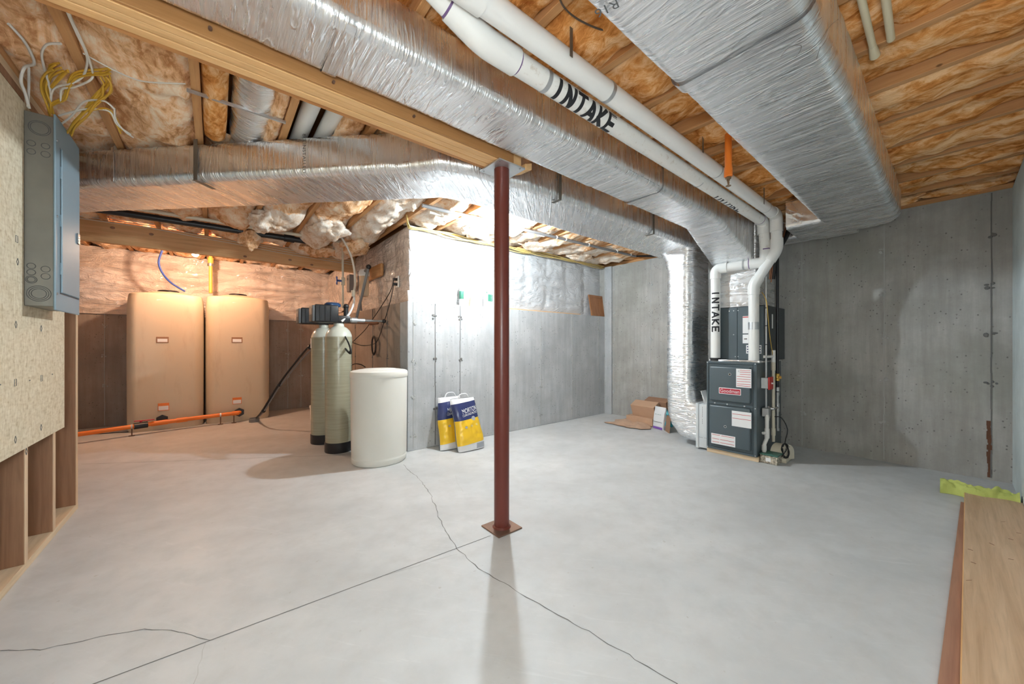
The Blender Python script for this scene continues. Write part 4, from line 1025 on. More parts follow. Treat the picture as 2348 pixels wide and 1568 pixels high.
head(v1, 1.00, 4.06); head(v2, .955, 4.52)
obj('bypass_valve', MB().cyl((1.08, 4.06, 1.36), (1.26, 4.06, 1.36), .022, .022, 14).cyl((1.12, 4.06, 1.36), (1.18, 4.06, 1.36), .03, .03, 14), 'galvanised', v1)
obj('sticker', MB().box(.826, .8275, 4.50, 4.55, 1.06, 1.17), 'label_white', v2, 0)
# plumbing around it
wp = thing('water_line', 'grey water line frame running from the softener heads to the side wall', 'pipe', (1.3, 4.3, 1.3))
obj('pipe', MB().cyl((1.25, 4.06, 1.36), (1.44, 4.0, 1.36), .012, .012, 12), 'grey_pipe', wp); obj('elbow', MB().sphere((1.45, 4.0, 1.36), .024, 12, 8), 'black_plastic', wp)
obj('pipe', MB().tube(fillet([(1.10, 4.15, 1.345), (1.44, 4.15, 1.345), (1.45, 4.45, 1.345)], .03, 5), .014, 12), 'copper', wp, 50); obj('pipe', MB().cyl((1.05, 4.52, 1.36), (1.42, 4.5, 1.36), .013, .013, 12), 'grey_pipe', wp)
fh = thing('cartridge_filter', 'clear cartridge filter with grey pipes hung on a board on the side wall', 'filter', (1.42, 4.62, 1.7))
fp = (1.44, 4.66)
obj('bowl', MB().lathe([(.045, 1.70), (.055, 1.72), (.058, 1.95), (.05, 1.955)], (fp[0], fp[1], 0), 24), 'pine_pale_z', fh); obj('head', MB().lathe([(.06, 1.95), (.066, 1.96), (.066, 2.0), (.05, 2.03), (.03, 2.04)], (fp[0], fp[1], 0), 24), 'porcelain', fh)
a = at(845, 612, x=1.42); b = at(815, 738, x=1.30)
obj('pipe', MB().tube(fillet([(fp[0], 4.66, 2.0), (1.42, a.y, a.z), b], .02, 4), .017, 14), 'grey_pipe', fh, 50); obj('elbow', MB().sphere((1.42, a.y, a.z), .03, 12, 8), 'black_plastic', fh)
a2 = at(822, 622, x=1.40); b2 = at(828, 712, x=1.40); obj('pipe', MB().cyl(a2, b2, .013, .013, 12), 'grey_pipe', fh)
w0, w1 = at(848, 600, x=1.56), at(878, 634, x=1.56)
single('wall_board', MB().box(1.53, 1.575, w1.y, w1.y + .85, w1.z + .01, w1.z + .165, .02, 2), 'pine_y', 'short round-cornered wooden board fixed on the plastic behind the filter', 'board')
a, b = at(795, 690, x=1.45), at(806, 630, x=1.45)
jb = at(805, 650, x=1.50); single('control_box', MB().box(1.46, 1.545, jb.y - .06, jb.y + .08, jb.z - .12, jb.z + .12, .005, 1).cyl((1.46, jb.y + .02, jb.z + .06), (1.452, jb.y + .02, jb.z + .06), .018, .018, 12), 'grey_pipe', 'small dark grey control box on the side wall between the hoses', 'box')
sv = thing('supply_riser', 'beige vertical water riser with a blue shut off handle above the softener', 'pipe', at(786, 700, y=5.0))
p, q = at(786, 565, y=4.85), at(784, 706, y=4.85); q = V((p.x, p.y, q.z)); m_ = at(786, 645, y=4.85)
obj('pipe', MB().cyl(p + V((0, 0, .06)), q, .014, .014, 12), 'pvc_beige', sv); obj('valve', MB().cyl(V((p.x, p.y, m_.z + .045)), V((p.x, p.y, m_.z - .045)), .027, .027, 14), 'pvc_beige', sv)
obj('handle', MB().obox((p.x - .05, p.y - .02, m_.z), (.03, 0, 0), (0, .008, 0), (0, 0, .012)).obox((p.x - .075, p.y - .02, m_.z), (.008, 0, 0), (0, .008, 0), (0, 0, .05), .004), 'blue_hose', sv)
hs = thing('flexible_hose', 'pale flexible hose arching from the ceiling insulation down to the softener', 'hose', (1.1, 4.5, 1.4))
H = [at(742, 490, y=4.3), at(768, 522, y=4.4), at(798, 570, y=4.45), at(811, 610, y=4.45), at(814, 650, y=4.4), at(810, 672, y=4.3)]
obj('hose', MB().tube(H, .0125, 10, 8), 'clear_hose', hs, 60); obj('fitting', MB().cyl(H[-1] + V((0, 0, .03)), H[-1] + V((0, 0, -.04)), .022, .022, 12), 'pvc_beige', hs)
E_ = H[-1]; obj('hose', MB().tube([E_, E_ + V((.0, -.03, -.10)), at(800, 720, y=4.05), at(783, 737, y=4.0)], .012, 10, 8), 'pvc_white', hs, 60); obj('hose', MB().tube([E_, E_ + V((-.03, -.02, -.08)), at(790, 712, y=4.1), at(772, 716, y=4.05)], .009, 10, 8), 'copper', hs, 60)
# drain hoses to the floor drain
dh = thing('drain_hose', 'pair of black and grey drain hoses slanting from the softener to the floor drain', 'hose', fl(584, 968))
a, b, c, d = at(728, 772, y=4.6), at(690, 815, y=5.0), at(640, 880, y=5.4), at(603, 940, y=5.7)
D_ = fl(588, 966); D_.z = .05
obj('hose', MB().tube([a, b, c, d, D_], .012, 10, 8), 'black_rubber', dh, 60); obj('hose', MB().tube([a + V((.03, 0, -.05)), b + V((.012, 0, -.045)), c + V((.006, 0, -.035)), d + V((.01, 0, -.02)), D_ + V((.012, 0, 0))], .008, 10, 8), 'grey_pipe', dh, 60)
for pp in (b.lerp(a, .5), c, d): obj('hose_tie', MB().sphere(pp + V((.006, 0, -.012)), .026, 10, 6), 'black_plastic', dh)
fd = fl(583, 967); single('floor_drain', MB().lathe([(.045, 0), (.062, 0), (.064, .05), (.056, .055), (.054, .03), (.04, .012), (.001, .010)], (fd.x, fd.y, 0), 24), 'grey_pipe', 'round grey drain cup on the floor catching the drain hoses', 'drain')
# brine tank
bt = thing('brine_tank', 'white oval brine tank with a lid in front of the concrete wall corner', 'tank', (1.21, 3.475, 0))
bx, by = 1.215, 3.47
def oval(prof): return MB().lathe(prof, (bx, by, 0), 56, 'z', 1.0, .92)
obj('body', oval([(.235, 0), (.247, .012), (.25, .05), (.25, .055), (.247, .06), (.25, .075), (.254, .45), (.256, .80)]), 'brine_white', bt, 40)
obj('lid', oval([(.259, .795), (.262, .80), (.262, .835), (.257, .85), (.24, .858), (.19, .866), (.17, .862), (.15, .872), (.05, .876), (.001, .876)]), 'brine_white', bt, 40)
single('bucket', MB().lathe([(.075, 0), (.085, .18), (.092, .18), (.092, .21), (.085, .21), (.001, .205)], (fl(722, 962).x + .02, fl(722, 962).y, 0), 24).lathe([(.06, .21), (.06, .24), (.001, .245)], (fl(722, 962).x + .02, fl(722, 962).y, 0), 18), 'pvc_white', 'white jar on the floor just behind the softener tanks', 'jar')
# outlet, plugs and cords on the side wall
ot = thing('outlet', 'double electrical outlet on the plastic at the wall corner', 'outlet', at(912, 645, x=1.56))
oc = at(912, 646, x=1.575); obj('plate', MB().box(1.565, 1.578, oc.y - .04, oc.y + .04, oc.z - .065, oc.z + .065, .004, 1), 'porcelain', ot, 0)
for z in (.025, -.03): obj('socket', MB().box(1.560, 1.566, oc.y - .018, oc.y + .018, oc.z + z - .016, oc.z + z + .016, .002, 1), 'black_plastic', ot, 0)
def cord(label, pts, extra=()):
    c = thing('power_cord', label, 'cord', pts[-1], 'cords plugged into the outlet')
    obj('plug', MB().box(1.52, 1.56, pts[0].y - .015, pts[0].y + .02, pts[0].z - .014, pts[0].z + .014, .006, 2), 'black_plastic', c)
    obj('wire', MB().tube(pts, .0045, 6, 6), 'black_rubber', c, 60)
    for e in extra: obj('coil', MB().tube(e, .005, 6, 3), 'black_rubber', c, 60)
p1 = V((1.53, oc.y, oc.z + .025)); p2 = V((1.53, oc.y, oc.z - .03))
def loopset(u, v, w, h, x, n=5, tilt=0.0):
    out = []
    for k in range(n * 10):
        t = 2 * math.pi * k / 10; r = 1 - .25 * (k // 10) / n
        uu, vv = w * r * math.cos(t), h * r * math.sin(t); out.append(at(u + uu * math.cos(tilt) - vv * math.sin(tilt), v + uu * math.sin(tilt) + vv * math.cos(tilt), x=x + .004 * (k % 3)))
    return out
cord('black cord from the upper socket running down to the front softener head', [p1, at(895, 668, x=1.5), at(868, 712, x=1.5), at(852, 735, x=1.48), at(838, 755, x=1.45), at(815, 778, x=1.25), at(806, 786, x=1.12)], [loopset(792, 786, 7, 28, .99 if False else 1.03, 5, -.45)])
cord('black cord from the lower socket with a tied coil hanging on the wall', [p2, at(895, 690, x=1.5), at(880, 740, x=1.5), at(866, 780, x=1.5), at(852, 790, x=1.49), at(830, 792, x=1.4), at(808, 785, x=1.15)], [loopset(857, 792, 5, 22, 1.49, 5)])
single('drain_cable', MB().tube([at(805, 838, x=1.1), at(815, 834, x=1.3), at(828, 836, x=1.4), at(838, 842, x=1.45)], .006, 6, 6), 'black_rubber', 'short black tube arching from the softener behind the brine tank lid', 'tube')

# ------------------------------------------------------------------ salt bags
def salt_bag(label, x0, x1, yb, yt, h, seed, par_group='salt bags'):
    b = thing('salt_bag', label, 'bag', ((x0 + x1) / 2, yb, 0), par_group)
    w, n, m = (x1 - x0), 26, 40; th = .074
    def surf(i, j, side):
        s, t = i * 2 - 1, j
        taper = (1 - .10 * t) * (1 - .04 * math.cos(t * 9 + seed))
        e = max(0, 1 - abs(s) ** 3.2) ** .55 * (max(0, math.sin(math.pi * min(1, max(0, (t * .93 + .045))))) ** .38)
        wr = noise.noise(V((s * 3 + seed, t * 16, 2))) * .007 + noise.noise(V((s * 6 + seed, t * 7, 5))) * .006
        d = (th * e + wr * e) * side
        x = (x0 + x1) / 2 + s * w / 2 * taper + .012 * math.sin(t * 3 + seed)
        return V((x, yb + (yt - yb) * t + .085 - .085 * t * .4 + d * .98 + (.02 * (1 - t) if side > 0 else 0), .006 + h * t + max(0, -d) * .12))
    def zone(lo, hi, mat, name, side=-1, i0=0.0, i1=1.0, off=0.0, slope=0.0):
        mb = MB(); nn = max(2, int(n * (i1 - i0))); mm = max(2, int(m * (hi - lo)))
        def fn(i, j):
            ii = i0 + (i1 - i0) * i; jj = lo + (hi - lo) * j + slope * (ii - .5) * (1 if 0 < j < 1 or True else 0)
            p = surf(ii, min(1, max(0, jj)), side); p.y += off * (-1); return p
        mb.grid(fn, nn, mm); obj(name, mb, mat, bf, 70, False)
    mb = MB(); mb.grid(lambda i, j: surf(i, j, -1), n, m); mb.grid(lambda i, j: surf(i, j, 1), n, m); bf = obj('bag_film', mb, 'bag_white', b, 70)
    zone(.13, .592, 'bag_yellow', 'yellow_print', -1, .0, 1.0, .0022, .05); zone(.594, .92, 'bag_navy', 'navy_print', -1, .0, 1.0, .0022, .05)
    zone(.13, .572, 'bag_yellow', 'yellow_print', 1, .0, .4, -.0022, .05); zone(.574, .90, 'bag_navy', 'navy_print', 1, .0, .4, -.0022, .05)
    zone(.02, .12, 'bag_silver', 'grey_print', -1, .62, .97, .0020)
    def on(i, j): return surf(i, j, -1) + V((0, -.0045, 0))
    def word(body, i0, i1, j0, size, mat):
        vs, fs = text2d(body); xs = [p[0] for p in vs]; a, c = min(xs), max(xs); mb = MB()
        mb.add([on(i0 + (i1 - i0) * (p[0] - a) / (c - a), j0 + p[1] * size + .06 * ((p[0] - a) / (c - a) - .5)) for p in vs], fs); obj('lettering', mb, mat, bf, 0, False)
    word('MORTON', .28, .90, .765, .13, 'bag_white'); word('CLEAN AND PROTECT', .25, .92, .69, .06, 'bag_white')
    mb = MB()
    for k in range(20):
        a0, a1 = 2 * math.pi * k / 20, 2 * math.pi * (k + 1) / 20
        mb.add([on(.66, .60), on(.66 + .085 * math.cos(a0), .60 + .042 * math.sin(a0)), on(.66 + .085 * math.cos(a1), .60 + .042 * math.sin(a1))], [(0, 1, 2)])
    obj('seal_print', mb, 'bag_silver', bf, 0, False)
    for i in (.3, .52, .74):
        mb = MB()
        for k in range(14):
            a0, a1 = 2 * math.pi * k / 14, 2 * math.pi * (k + 1) / 14; mb.add([on(i, .46 + .07 * (i - .5)), on(i + .045 * math.cos(a0), .46 + .07 * (i - .5) + .022 * math.sin(a0)), on(i + .045 * math.cos(a1), .46 + .07 * (i - .5) + .022 * math.sin(a1))], [(0, 1, 2)])
        obj('icon_print', mb, 'bag_silver' if i < .4 else 'cable_yellow_pale', bf, 0, False)
    c = surf(.5, 1, -1); obj('carry_handle', MB().tube(fillet([c + V((-.075, 0, -.03)), c + V((-.045, .004, .045)), c + V((.045, .004, .045)), c + V((.075, 0, -.03))], .03, 5), .0065, 8), 'bag_white', b, 60)
salt_bag('yellow and navy salt bag in front, leaning on another bag', 1.90, 2.22, 3.10, 3.29, .52, 1.3)
salt_bag('yellow and navy salt bag at the back, leaning on the concrete wall', 1.81, 2.13, 3.27, 3.44, .525, 4.1)

# ------------------------------------------------------------------ things on the stem wall ledge
p, q = at(936, 694, y=3.585), at(980, 694, y=3.585)
cb = thing('flat_carton', 'white flat carton with print leaning at the left end of the ledge', 'box', ((p.x + q.x) / 2, 3.6, ZS))
h = .115; obj('carton', MB().obox(((p.x + q.x) / 2, 3.60, ZS + h / 2 + .002), ((q.x - p.x) / 2, 0, 0), (0, .012, 0), (0, .012, h / 2), .002, 1), 'label_white', cb, 0)
mb = MB(); text(mb, '==', (p.x + .055, 3.5785 + .003, ZS + .05), (0, .1, 1), (-1, 0, 0), .045, .045); obj('lettering', mb, 'print_grey', cb, 0); mb = MB(); text(mb, '---- ----', (p.x + .025, 3.580 + .003, ZS + .06), (0, .1, 1), (-1, 0, 0), .016, .07); obj('lettering', mb, 'print_grey', cb, 0)
p = at(1058, 700, y=3.60)
ct = thing('caulk_tube', 'white caulk tube with a dark green label standing on the ledge', 'tube', (p.x, p.y, ZS))
obj('tube', MB().lathe([(.024, 0), (.0255, .004), (.0255, .20), (.018, .212), (.008, .216), (.006, .25), (.003, .262)], (p.x, p.y, ZS), 24), 'label_white', ct); obj('label', MB().lathe([(.0258, .075), (.0262, .076), (.0262, .165), (.0258, .166)], (p.x, p.y, ZS), 24), 'green_label', ct)
p = at(1119, 704, y=3.60)
cn = thing('pour_carton', 'white carton with a green panel on the ledge beside the red post', 'carton', (p.x, p.y, ZS))
obj('body', MB().box(p.x - .05, p.x + .05, p.y - .03, p.y + .03, ZS, ZS + .20, .004, 2), 'label_white', cn); obj('label', MB().box(p.x - .022, p.x + .046, p.y - .0308, p.y - .029, ZS + .075, ZS + .16), 'green_label', cn, 0); obj('corner_mark', MB().box(p.x - .045, p.x - .030, p.y - .0308, p.y - .029, ZS + .17, ZS + .19), 'green_label', cn, 0)
mb = MB(); text(mb, '=-==-=', (p.x + .028, p.y - .0313, ZS + .117), (0, 0, 1), (-1, 0, 0), .016, .07); obj('lettering', mb, 'label_white', cn, 0)
single('wood_strip', MB().box(at(1168, 700, y=3.63).x, at(1330, 722, y=3.63).x, 3.62, 3.66, ZS, ZS + .018, .002, 1), 'pine_pale_x', 'thin pale wood strip lying on the ledge right of the red post', 'board', None, 0)
single('wood_shim', MB().obox((at(1078, 680, y=3.64).x, 3.635, ZS + .055), (.006, 0, .0), (0, .015, 0), (.008, .0, .055), .001, 1), 'pine_pale_z', 'small reddish wood shim leaning between the caulk tube and the carton', 'shim', None, 0)
p, q = at(1356, 724, y=3.585), at(1387, 727, y=3.585)
dw = thing('cabinet_door_sample', 'reddish brown raised panel door sample leaning in the ledge corner', 'door', ((p.x + q.x) / 2, 3.6, ZS))
W_, Hh = (q.x - p.x), .33; cxd = (p.x + q.x) / 2
def lean(a, b, c): return V((cxd + a - b * .06, 3.575 + c + b * .14, ZS + .004 + b))
def slab(nm, a0, a1, b0, b1, c0, c1, par): return obj(nm, MB().add([lean(a, b, c) for c in (c0, c1) for b in (b0, b1) for a in (a0, a1)], [(0, 2, 3, 1), (4, 5, 7, 6), (0, 1, 5, 4), (2, 6, 7, 3), (0, 4, 6, 2), (1, 3, 7, 5)]), 'door_oak_z', par, 0)
slab('panel', -W_ / 2 + .03, W_ / 2 - .03, .03, Hh - .03, .003, .014, dw)
for a0, a1, b0, b1 in ((-W_ / 2, -W_ / 2 + .05, 0, Hh), (W_ / 2 - .03, W_ / 2, 0, Hh), (-W_ / 2 + .05, W_ / 2 - .03, 0, .035), (-W_ / 2 + .05, W_ / 2 - .03, Hh - .035, Hh)): slab('frame_rail', a0, a1, b0, b1, -.004, .016, dw)
slab('bead', -W_ / 2 + .05, -W_ / 2 + .065, .035, Hh - .035, -.002, .008, dw)

# ------------------------------------------------------------------ pile in the far corner
c = at(1482, 950, x=4.70)
bx_ = thing('cardboard_box', 'closed brown cardboard box leaning on the far wall behind the paper', 'box', (4.66, 2.75, 0))
obj('carton', MB().obox((4.62, 2.70, .19), (.07, .0, .03), (0, .175, 0), (-.04, 0, .10), .004, 1), 'card_brown', bx_, 0)
mb = MB(); text(mb, '------  --- ----', (4.533, 2.70, .205), (0, -1, 0), (-.4, 0, 1), .02, .25); obj('lettering', mb, 'card_dark', bx_, 0); mb = MB(); text(mb, '-- ---', (4.553, 2.74, .255), (0, -1, 0), (-.4, 0, 1), .022, .07); obj('lettering', mb, 'card_dark', bx_, 0)
single('cardboard_box', MB().obox((4.76, 2.60, .21), (.06, 0, .02), (0, .16, 0), (-.02, 0, .13), .004, 1), 'card_dark', 'darker cardboard box right behind the closed brown one, against the far wall', 'box', 'boxes in the far corner', 0)
bx_['group'] = 'boxes in the far corner'
single('cardboard_box', MB().obox((4.60, 2.74, .055), (.09, 0, 0), (0, .20, 0), (0, 0, .05), .004, 1), 'card_brown', 'low flattened cardboard box at the bottom of the corner pile', 'box', 'boxes in the far corner', 0)
def crumple(i, j):
    x, y = 4.22 + .36 * i, 2.52 + .56 * j
    z = .012 + .05 * max(0, fbm((x * 7, y * 6, 1), 3) + .35) * min(1, i * 4, (1 - i) * 6, j * 6, (1 - j) * 4)
    return V((x + .05 * noise.noise(V((y * 8, 0, 3))), y + .06 * noise.noise(V((x * 7, 5, 3))), z))
mb = MB().grid(crumple, 26, 34); mb.grid(lambda i, j: crumple(i, j) - V((0, 0, .004)), 26, 34)
single('kraft_paper', mb, 'paper_brown', 'crumpled brown kraft paper spread on the floor before the corner boxes', 'paper', None, 25)
single('cardboard_flap', MB().obox((4.42, 2.28, .10), (.05, .05, 0), (0, .004, 0), (.02, 0, .10)), 'card_dark', 'torn brown cardboard flap standing between the white bag and the duct', 'cardboard', None, 0)
p = fl(1511, 984)
wb = thing('white_pouch', 'white printed bag with a purple base strip standing on the floor in the corner', 'bag', (p.x, p.y, 0))
rot = V((.0, -1, 0)); c0 = V((p.x + .04, p.y, 0))
rg = []
for z, d_, w_ in ((.0, .045, .083), (.02, .05, .086), (.12, .045, .085), (.21, .03, .085), (.25, .012, .088), (.285, .004, .09)):
    rg.append([q for q, n in rr_ring(c0 + V((.01 * z, 0, z)), V((d_ * .97, -.25 * d_, 0)), V((.25 * w_, w_ * .97, 0)), .012, 8, 8, 3)])
obj('pouch', MB().ring_loft(rg), 'bag_white', wb, 50)
fa, fb = V((-.97, .25, 0)), V((-.25, -.97, 0)).normalized()
fo = c0 + fa * .0535
obj('base_strip', MB().obox(fo + V((0, 0, .018)), fb * .075, fa * .001, (0, 0, .014)), 'purple', wb, 0); obj('print_line', MB().obox(fo + V((0, 0, .095)), fb * .07, fa * .001, (0, 0, .002)), 'print_grey', wb, 0)
mb = MB(); text(mb, '=-==', c0 + fa * .044 + V((0, 0, .19)), fb, (0, 0, 1), .03, .10); obj('lettering', mb, 'green_label', wb, 0)
single('teal_bag', MB().tube([(4.52, 2.33, .05), (4.53, 2.32, .15), (4.52, 2.34, .22), (4.50, 2.37, .255)], lambda t: .055 * (1 - .6 * t) * (1 + .2 * math.sin(t * 14)), 12, 6), 'teal', 'crinkled teal plastic bag behind the white printed bag', 'bag')

# ------------------------------------------------------------------ electrical panel and cables
ep = thing('breaker_box', 'grey electrical breaker panel mounted on the strand board wall', 'electrical panel', (-.65, 2.97, 1.27))
epb = obj('box', MB().box(-.697, -.606, 2.785, 3.16, 1.285, 2.21, .003, 1), 'panel_side', ep, 0)
epc = obj('cover', MB().box(-.606, -.598, 2.772, 3.172, 1.268, 2.222, .003, 1), 'panel_grey', ep, 0)
dr_ = obj('door', MB().box(-.599, -.591, 2.84, 3.14, 1.36, 2.08, .003, 1), 'panel_grey', ep, 0)
obj('door_gap', MB().box(-.5985, -.5975, 2.834, 2.8395, 1.355, 2.085).box(-.5985, -.5975, 2.834, 3.146, 1.353, 1.3585), 'print_grey', ep, 0)
for z in (1.48, 1.72, 1.96): obj('hinge', MB().cyl((-.596, 2.837, z - .03), (-.596, 2.837, z + .03), .004, .004, 8), 'panel_grey', ep)
obj('latch', MB().box(-.592, -.586, 3.085, 3.125, 1.66, 1.72, .003, 1), 'black_plastic', dr_, 0); obj('latch_label', MB().box(-.5862, -.5855, 3.092, 3.118, 1.675, 1.682), 'label_white', dr_, 0); obj('latch_label', MB().box(-.5862, -.5855, 3.092, 3.118, 1.695, 1.702), 'label_white', dr_, 0)
for y, z in ((2.79, 2.1), (2.79, 1.73), (2.79, 1.35), (3.155, 2.08), (3.155, 1.72), (3.155, 1.36)): obj('screw', MB().lathe([(.006, 0), (.006, .003), (.001, .004)], (-.598, y, z), 10, 'x'), 'steel_grey', epc)
def knock(x, z, rs):
    mb = MB()
    for r in rs: mb.tube([V((x + r * math.cos(a), 2.7848, z + r * math.sin(a))) for a in [2 * math.pi * k / 28 for k in range(29)]], .0013, 4, 0, False)
    obj('knockout', mb, 'print_grey', epb)
for x, z, rs in ((-.65, 2.14, (.034, .028)), (-.675, 2.06, (.013,)), (-.632, 2.06, (.013,)), (-.675, 2.02, (.013,)), (-.632, 2.02, (.014,)), (-.675, 1.475, (.013,)), (-.675, 1.445, (.013,)), (-.632, 1.465, (.014,)), (-.632, 1.43, (.014,)), (-.675, 1.41, (.017, .012)), (-.652, 1.345, (.037, .030, .023))): knock(x, z, rs)
random.seed(11)
def cables(n, pts, r, mat, name, label, spread, grp, label_fn=None):
    for k in range(n):
        o = V((random.uniform(-1, 1), random.uniform(-1, 1), random.uniform(-1, 1))) * spread
        P = [p + o * (0.5 + .9 * i / len(pts)) + V((random.uniform(-1, 1), random.uniform(-1, 1), random.uniform(-1, 1))) * spread * .35 for i, p in enumerate(pts)]
        single(name, MB().tube(P, r, 6, 6), mat, label, 'cable', grp, 60)
def A(u, v, x):
    p = at(u, v, z=min(2.352, 2.215 + max(0, 300 - v) * .00105))
    return p if p.x > -.682 else at(u, v, x=-.682)
cables(6, [A(158, 305, -.63), A(172, 285, -.60), A(192, 258, -.56), A(215, 232, -.52), A(236, 212, -.50), A(244, 196, -.50), A(240, 180, -.50), A(232, 168, -.50)], .0045, 'cable_yellow', 'electrical_cable', 'yellow cable in the bundle arching right from the panel top', .016, 'yellow bundle arching right from the panel')
cables(3, [A(112, 245, -.64), A(125, 236, -.62), A(148, 225, -.60), A(156, 200, -.57), A(172, 175, -.54), A(200, 167, -.50), A(235, 166, -.47), A(252, 160, -.46)], .0045, 'cable_yellow', 'electrical_cable', 'yellow cable curving up from the panel and right along the joist', .009, 'yellow cables curving along the joist')
cables(5, [A(118, 262, -.66), A(112, 235, -.66), A(104, 205, -.66), A(108, 175, -.64), A(118, 158, -.62), A(132, 152, -.60)], .0045, 'cable_yellow', 'electrical_cable', 'yellow cable rising in the bundle behind the white loop above the panel', .016, 'yellow bundle above the panel')
cables(3, [A(118, 200, -.66), A(130, 185, -.62), A(146, 168, -.58), A(155, 164, -.56)], .0045, 'cable_yellow', 'electrical_cable', 'short yellow cable fanning right above the panel top', .010, 'short yellow cables fanning above the panel')
cables(2, [A(190, 258, -.56), A(225, 250, -.50), A(248, 256, -.47), A(266, 280, -.45), A(276, 305, -.44)], .004, 'cable_yellow', 'electrical_cable', 'yellow cable drooping right from the bundle beside the joist', .008, 'yellow cables drooping right')
def wc(label, pts, r=.0045): single('electrical_cable', MB().tube(pts, r, 6, 7), 'cable_white', label, 'cable', 'white cables above the panel', 60)
wc('white cable in a tall loop above the panel', [A(112, 252, -.65), A(117, 220, -.64), A(110, 185, -.62), A(100, 150, -.60), A(96, 122, -.58), A(108, 102, -.55), A(140, 100, -.52)])
wc('white cable bent sharply at the far left above the panel', [A(67, 248, -.68), A(58, 215, -.68), A(48, 185, -.67), A(56, 155, -.65), A(78, 146, -.63), A(70, 120, -.62), A(52, 90, -.60), A(20, 55, -.58)], .0055)
wc('straight white cable beside the sharply bent one', [A(64, 245, -.69), A(66, 200, -.69), A(66, 155, -.68)])
wc('white cable sweeping from the panel right to the joist', [A(116, 225, -.65), A(122, 205, -.62), A(140, 196, -.60), A(165, 191, -.56), A(190, 175, -.52), A(200, 145, -.50), A(196, 118, -.49), A(180, 85, -.48), A(155, 30, -.47), A(140, -10, -.47)])
wc('second white cable sweeping beside the joist', [A(140, 235, -.62), A(142, 205, -.60), A(170, 200, -.56), A(205, 185, -.52), A(213, 170, -.50), A(205, 140, -.49), A(190, 100, -.48), A(162, 40, -.47), A(148, -10, -.47)])
wc('white cable slanting from the panel to the yellow bundle', [A(140, 285, -.62), A(165, 265, -.58), A(185, 240, -.54), A(205, 230, -.52), A(240, 232, -.48), A(262, 250, -.46)])
wc('white cable crossing low behind the yellow bundle', [A(135, 265, -.62), A(160, 258, -.58), A(200, 250, -.54), A(250, 255, -.47), A(268, 285, -.45), A(300, 308, -.43)])
wc('thin white cable stapled under the insulation across to the next joist', [at(190, 122, z=2.37), at(250, 155, z=2.36), at(300, 178, z=2.36), at(340, 188, z=2.365), at(425, 192, z=2.372)], .003)
wc('white cable following the diagonal bundle down past the joist end', [A(262, 248, -.46), A(266, 275, -.45), A(285, 300, -.43), A(305, 315, -.42)], .004)
# cables, drain and pipe above the second beam
for k, lb in enumerate(('uppermost', 'second', 'third', 'lowest')):
    dz = k * .022
    P = [at(150, 478 + k * 6, y=5.55 + .006 * k)] + [at(u, v + k * 5, y=5.56) for u, v in ((260, 496), (345, 508), (460, 530), (560, 548), (650, 566), (760, 584), (810, 592))]
    single('electrical_cable', MB().tube(P, .004, 6, 5), 'cable_white', lb + ' white cable stapled along the beam over the tanks', 'cable', 'white cables along the far beam', 60)
bp = thing('drain_pipe', 'thick black drain pipe under the insulation in front of the far beam', 'pipe', (0, 4.93, 2.3))
obj('pipe', MB().cyl((-1.6, 4.97, 2.335), (.95, 4.90, 2.335), .032, .032, 18), 'black_plastic', bp); obj('coupling', MB().cyl((.62, 4.905, 2.335), (.72, 4.905, 2.335), .042, .042, 18), 'black_plastic', bp)
single('plastic_pipe', MB().cyl((-1.6, 4.82, 2.36), (1.2, 4.76, 2.36), .018, .018, 14), 'pvc_beige', 'thin pale pipe running beside the black drain pipe', 'pipe')
# dark pipe and yellow cable bundles along the stem wall ceiling
dk = thing('gas_pipe', 'dark grey pipe with white clips along the ceiling in front of the plastic wall', 'pipe', (3, 2.95, 2.35))
obj('pipe', MB().cyl((1.45, 3.05, 2.362), (4.62, 2.86, 2.355), .0165, .0165, 14), 'grey_pipe', dk); obj('pipe', MB().cyl((4.62, 2.86, 2.355), (4.84, 2.68, 2.36), .014, .014, 12), 'black_steel', dk)
for x in (3.1, 3.25, 3.65, 4.2, 4.5): obj('pipe_clip', MB().cyl((x - .008, 3.05 - .06 * (x - 1.45), 2.36), (x + .008, 3.05 - .06 * (x - 1.45), 2.36), .02, .02, 12), 'porcelain', dk)
single('plastic_pipe', MB().cyl((1.6, 3.2, 2.375), (2.9, 3.12, 2.375), .011, .011, 12), 'pvc_beige', 'thin cream pipe beside the dark pipe near the ceiling bulb', 'pipe')
for k in range(7):
    P = [V((1.56 + (3.25 - 1.56) * t, 3.60 - .012 * (k % 3) + .01 * math.sin(t * 9 + k), 2.335 - .008 * (k // 3) - .012 * math.sin(t * 12 + k * .6))) for t in [i / 14 for i in range(15)]]
    P = [V((1.50, 3.50, 2.41))] + P
    single('electrical_cable', MB().tube(P, .0052, 6, 3), 'cable_yellow_pale', 'yellow cable in the bundle along the top of the plastic left of the post', 'cable', 'yellow bundle along the plastic wall top', 60)
for k in range(7):
    P = [V((3.0 + 1.82 * t, 3.58 - .014 * (k % 3) + .008 * math.sin(t * 8 + k), 2.345 - .009 * (k // 3) - .010 * math.sin(t * 10 + k * .9))) for t in [i / 14 for i in range(15)]]
    single('electrical_cable', MB().tube(P, .0052, 6, 3), 'cable_yellow_pale', 'yellow cable in the bundle along the top of the plastic right of the post', 'cable', 'yellow bundle toward the far corner', 60)
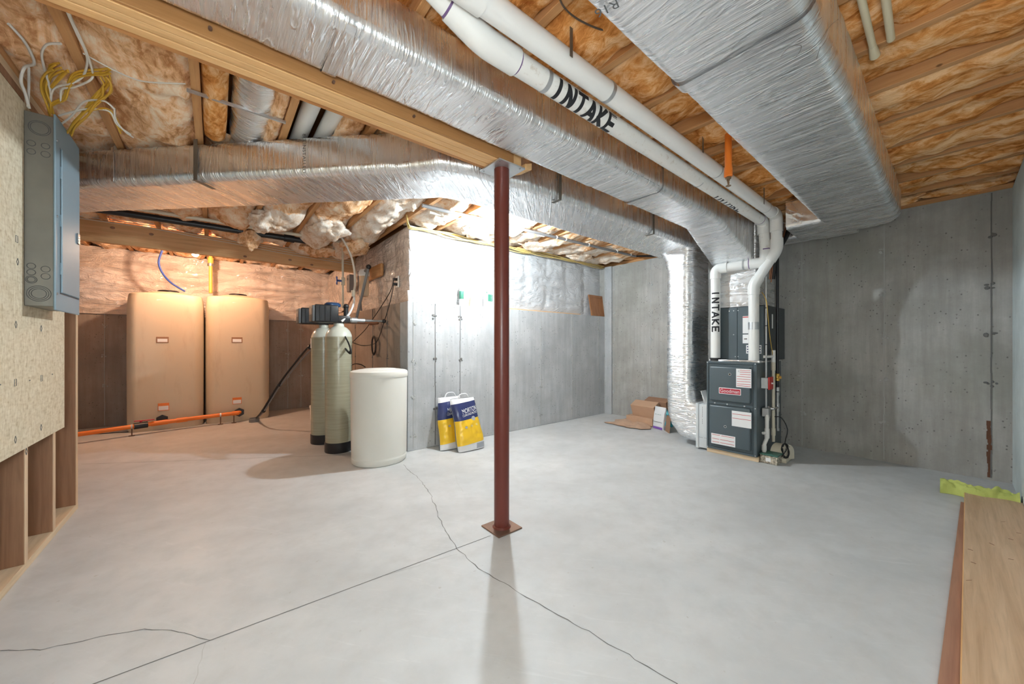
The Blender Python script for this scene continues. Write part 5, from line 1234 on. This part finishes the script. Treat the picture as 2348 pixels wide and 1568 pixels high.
# ------------------------------------------------------------------ planks and cloth by the right wall
def sheet4(mb, q, z0, z1):
    return mb.add([V((p.x, p.y, z)) for z in (z0, z1) for p in q], [(3, 2, 1, 0), (4, 5, 6, 7), (0, 1, 5, 4), (1, 2, 6, 5), (2, 3, 7, 6), (3, 0, 4, 7)])
ra, rb_ = at(2203, 1150, z=.016), at(2150, 1568, z=.016); rn = rb_ + (rb_ - ra) * .75
single('plank', sheet4(MB(), [V((rn.x, -.285, 0)), V((ra.x, -.285, 0)), ra, rn], 0, .016), 'plywood_red_x', 'reddish lower plank lying flat on the floor under the wider pale board', 'plank', None, 0)
pb = thing('plywood_board', 'pale worn plywood board lying along the right wall', 'board', (2, -.16, .016))
fa_, fb_ = at(2213, 1127, z=.036), at(2205, 1568, z=.036); fn_ = fb_ + (fb_ - fa_) * .75
obj('sheet', sheet4(MB(), [V((fn_.x, -.298, 0)), V((fa_.x, -.298, 0)), fa_, fn_], .0175, .036), 'plywood_top_x', pb, 0)
ed = V((0, .0035, 0))
obj('edge_strip', sheet4(MB(), [fn_, fa_, fa_ + ed, fn_ + ed], .0175, .0355), 'pine_pale_x', pb, 0)
random.seed(3)
for u, v in ((2336, 1222), (2318, 1236), (2318, 1282), (2225, 1260), (2232, 1290), (2222, 1330), (2300, 1196), (2274, 1247)):
    p = at(u, v, z=.0365); obj('scuff', MB().obox(p, V((random.uniform(-.012, .012), .008, 0)), V((.003, -.001, 0)), (0, 0, .0003)), 'card_dark', pb, 0)
def cloth(i, j):
    u = i; y = .06 - .35 * u; x = 4.225 + .02 * math.sin(u * 9) + (j - .5) * (.14 - .04 * u)
    z = .012 + .062 * math.sin(math.pi * j) * (1 + .5 * noise.noise(V((u * 6, j * 4, 0)))) + .022 * noise.noise(V((u * 12, j * 7, 4))) + .01
    if j in (0.0, 1.0): z = .004
    return V((x, y, max(.003, z)))
mb = MB().grid(cloth, 44, 14); mb.grid(lambda i, j: cloth(i, j) - V((0, 0, .002)), 44, 14)
single('cleaning_cloth', mb, 'cloth_green', 'lime green cloth bunched along the far end of the plywood board', 'cloth', None, 60)
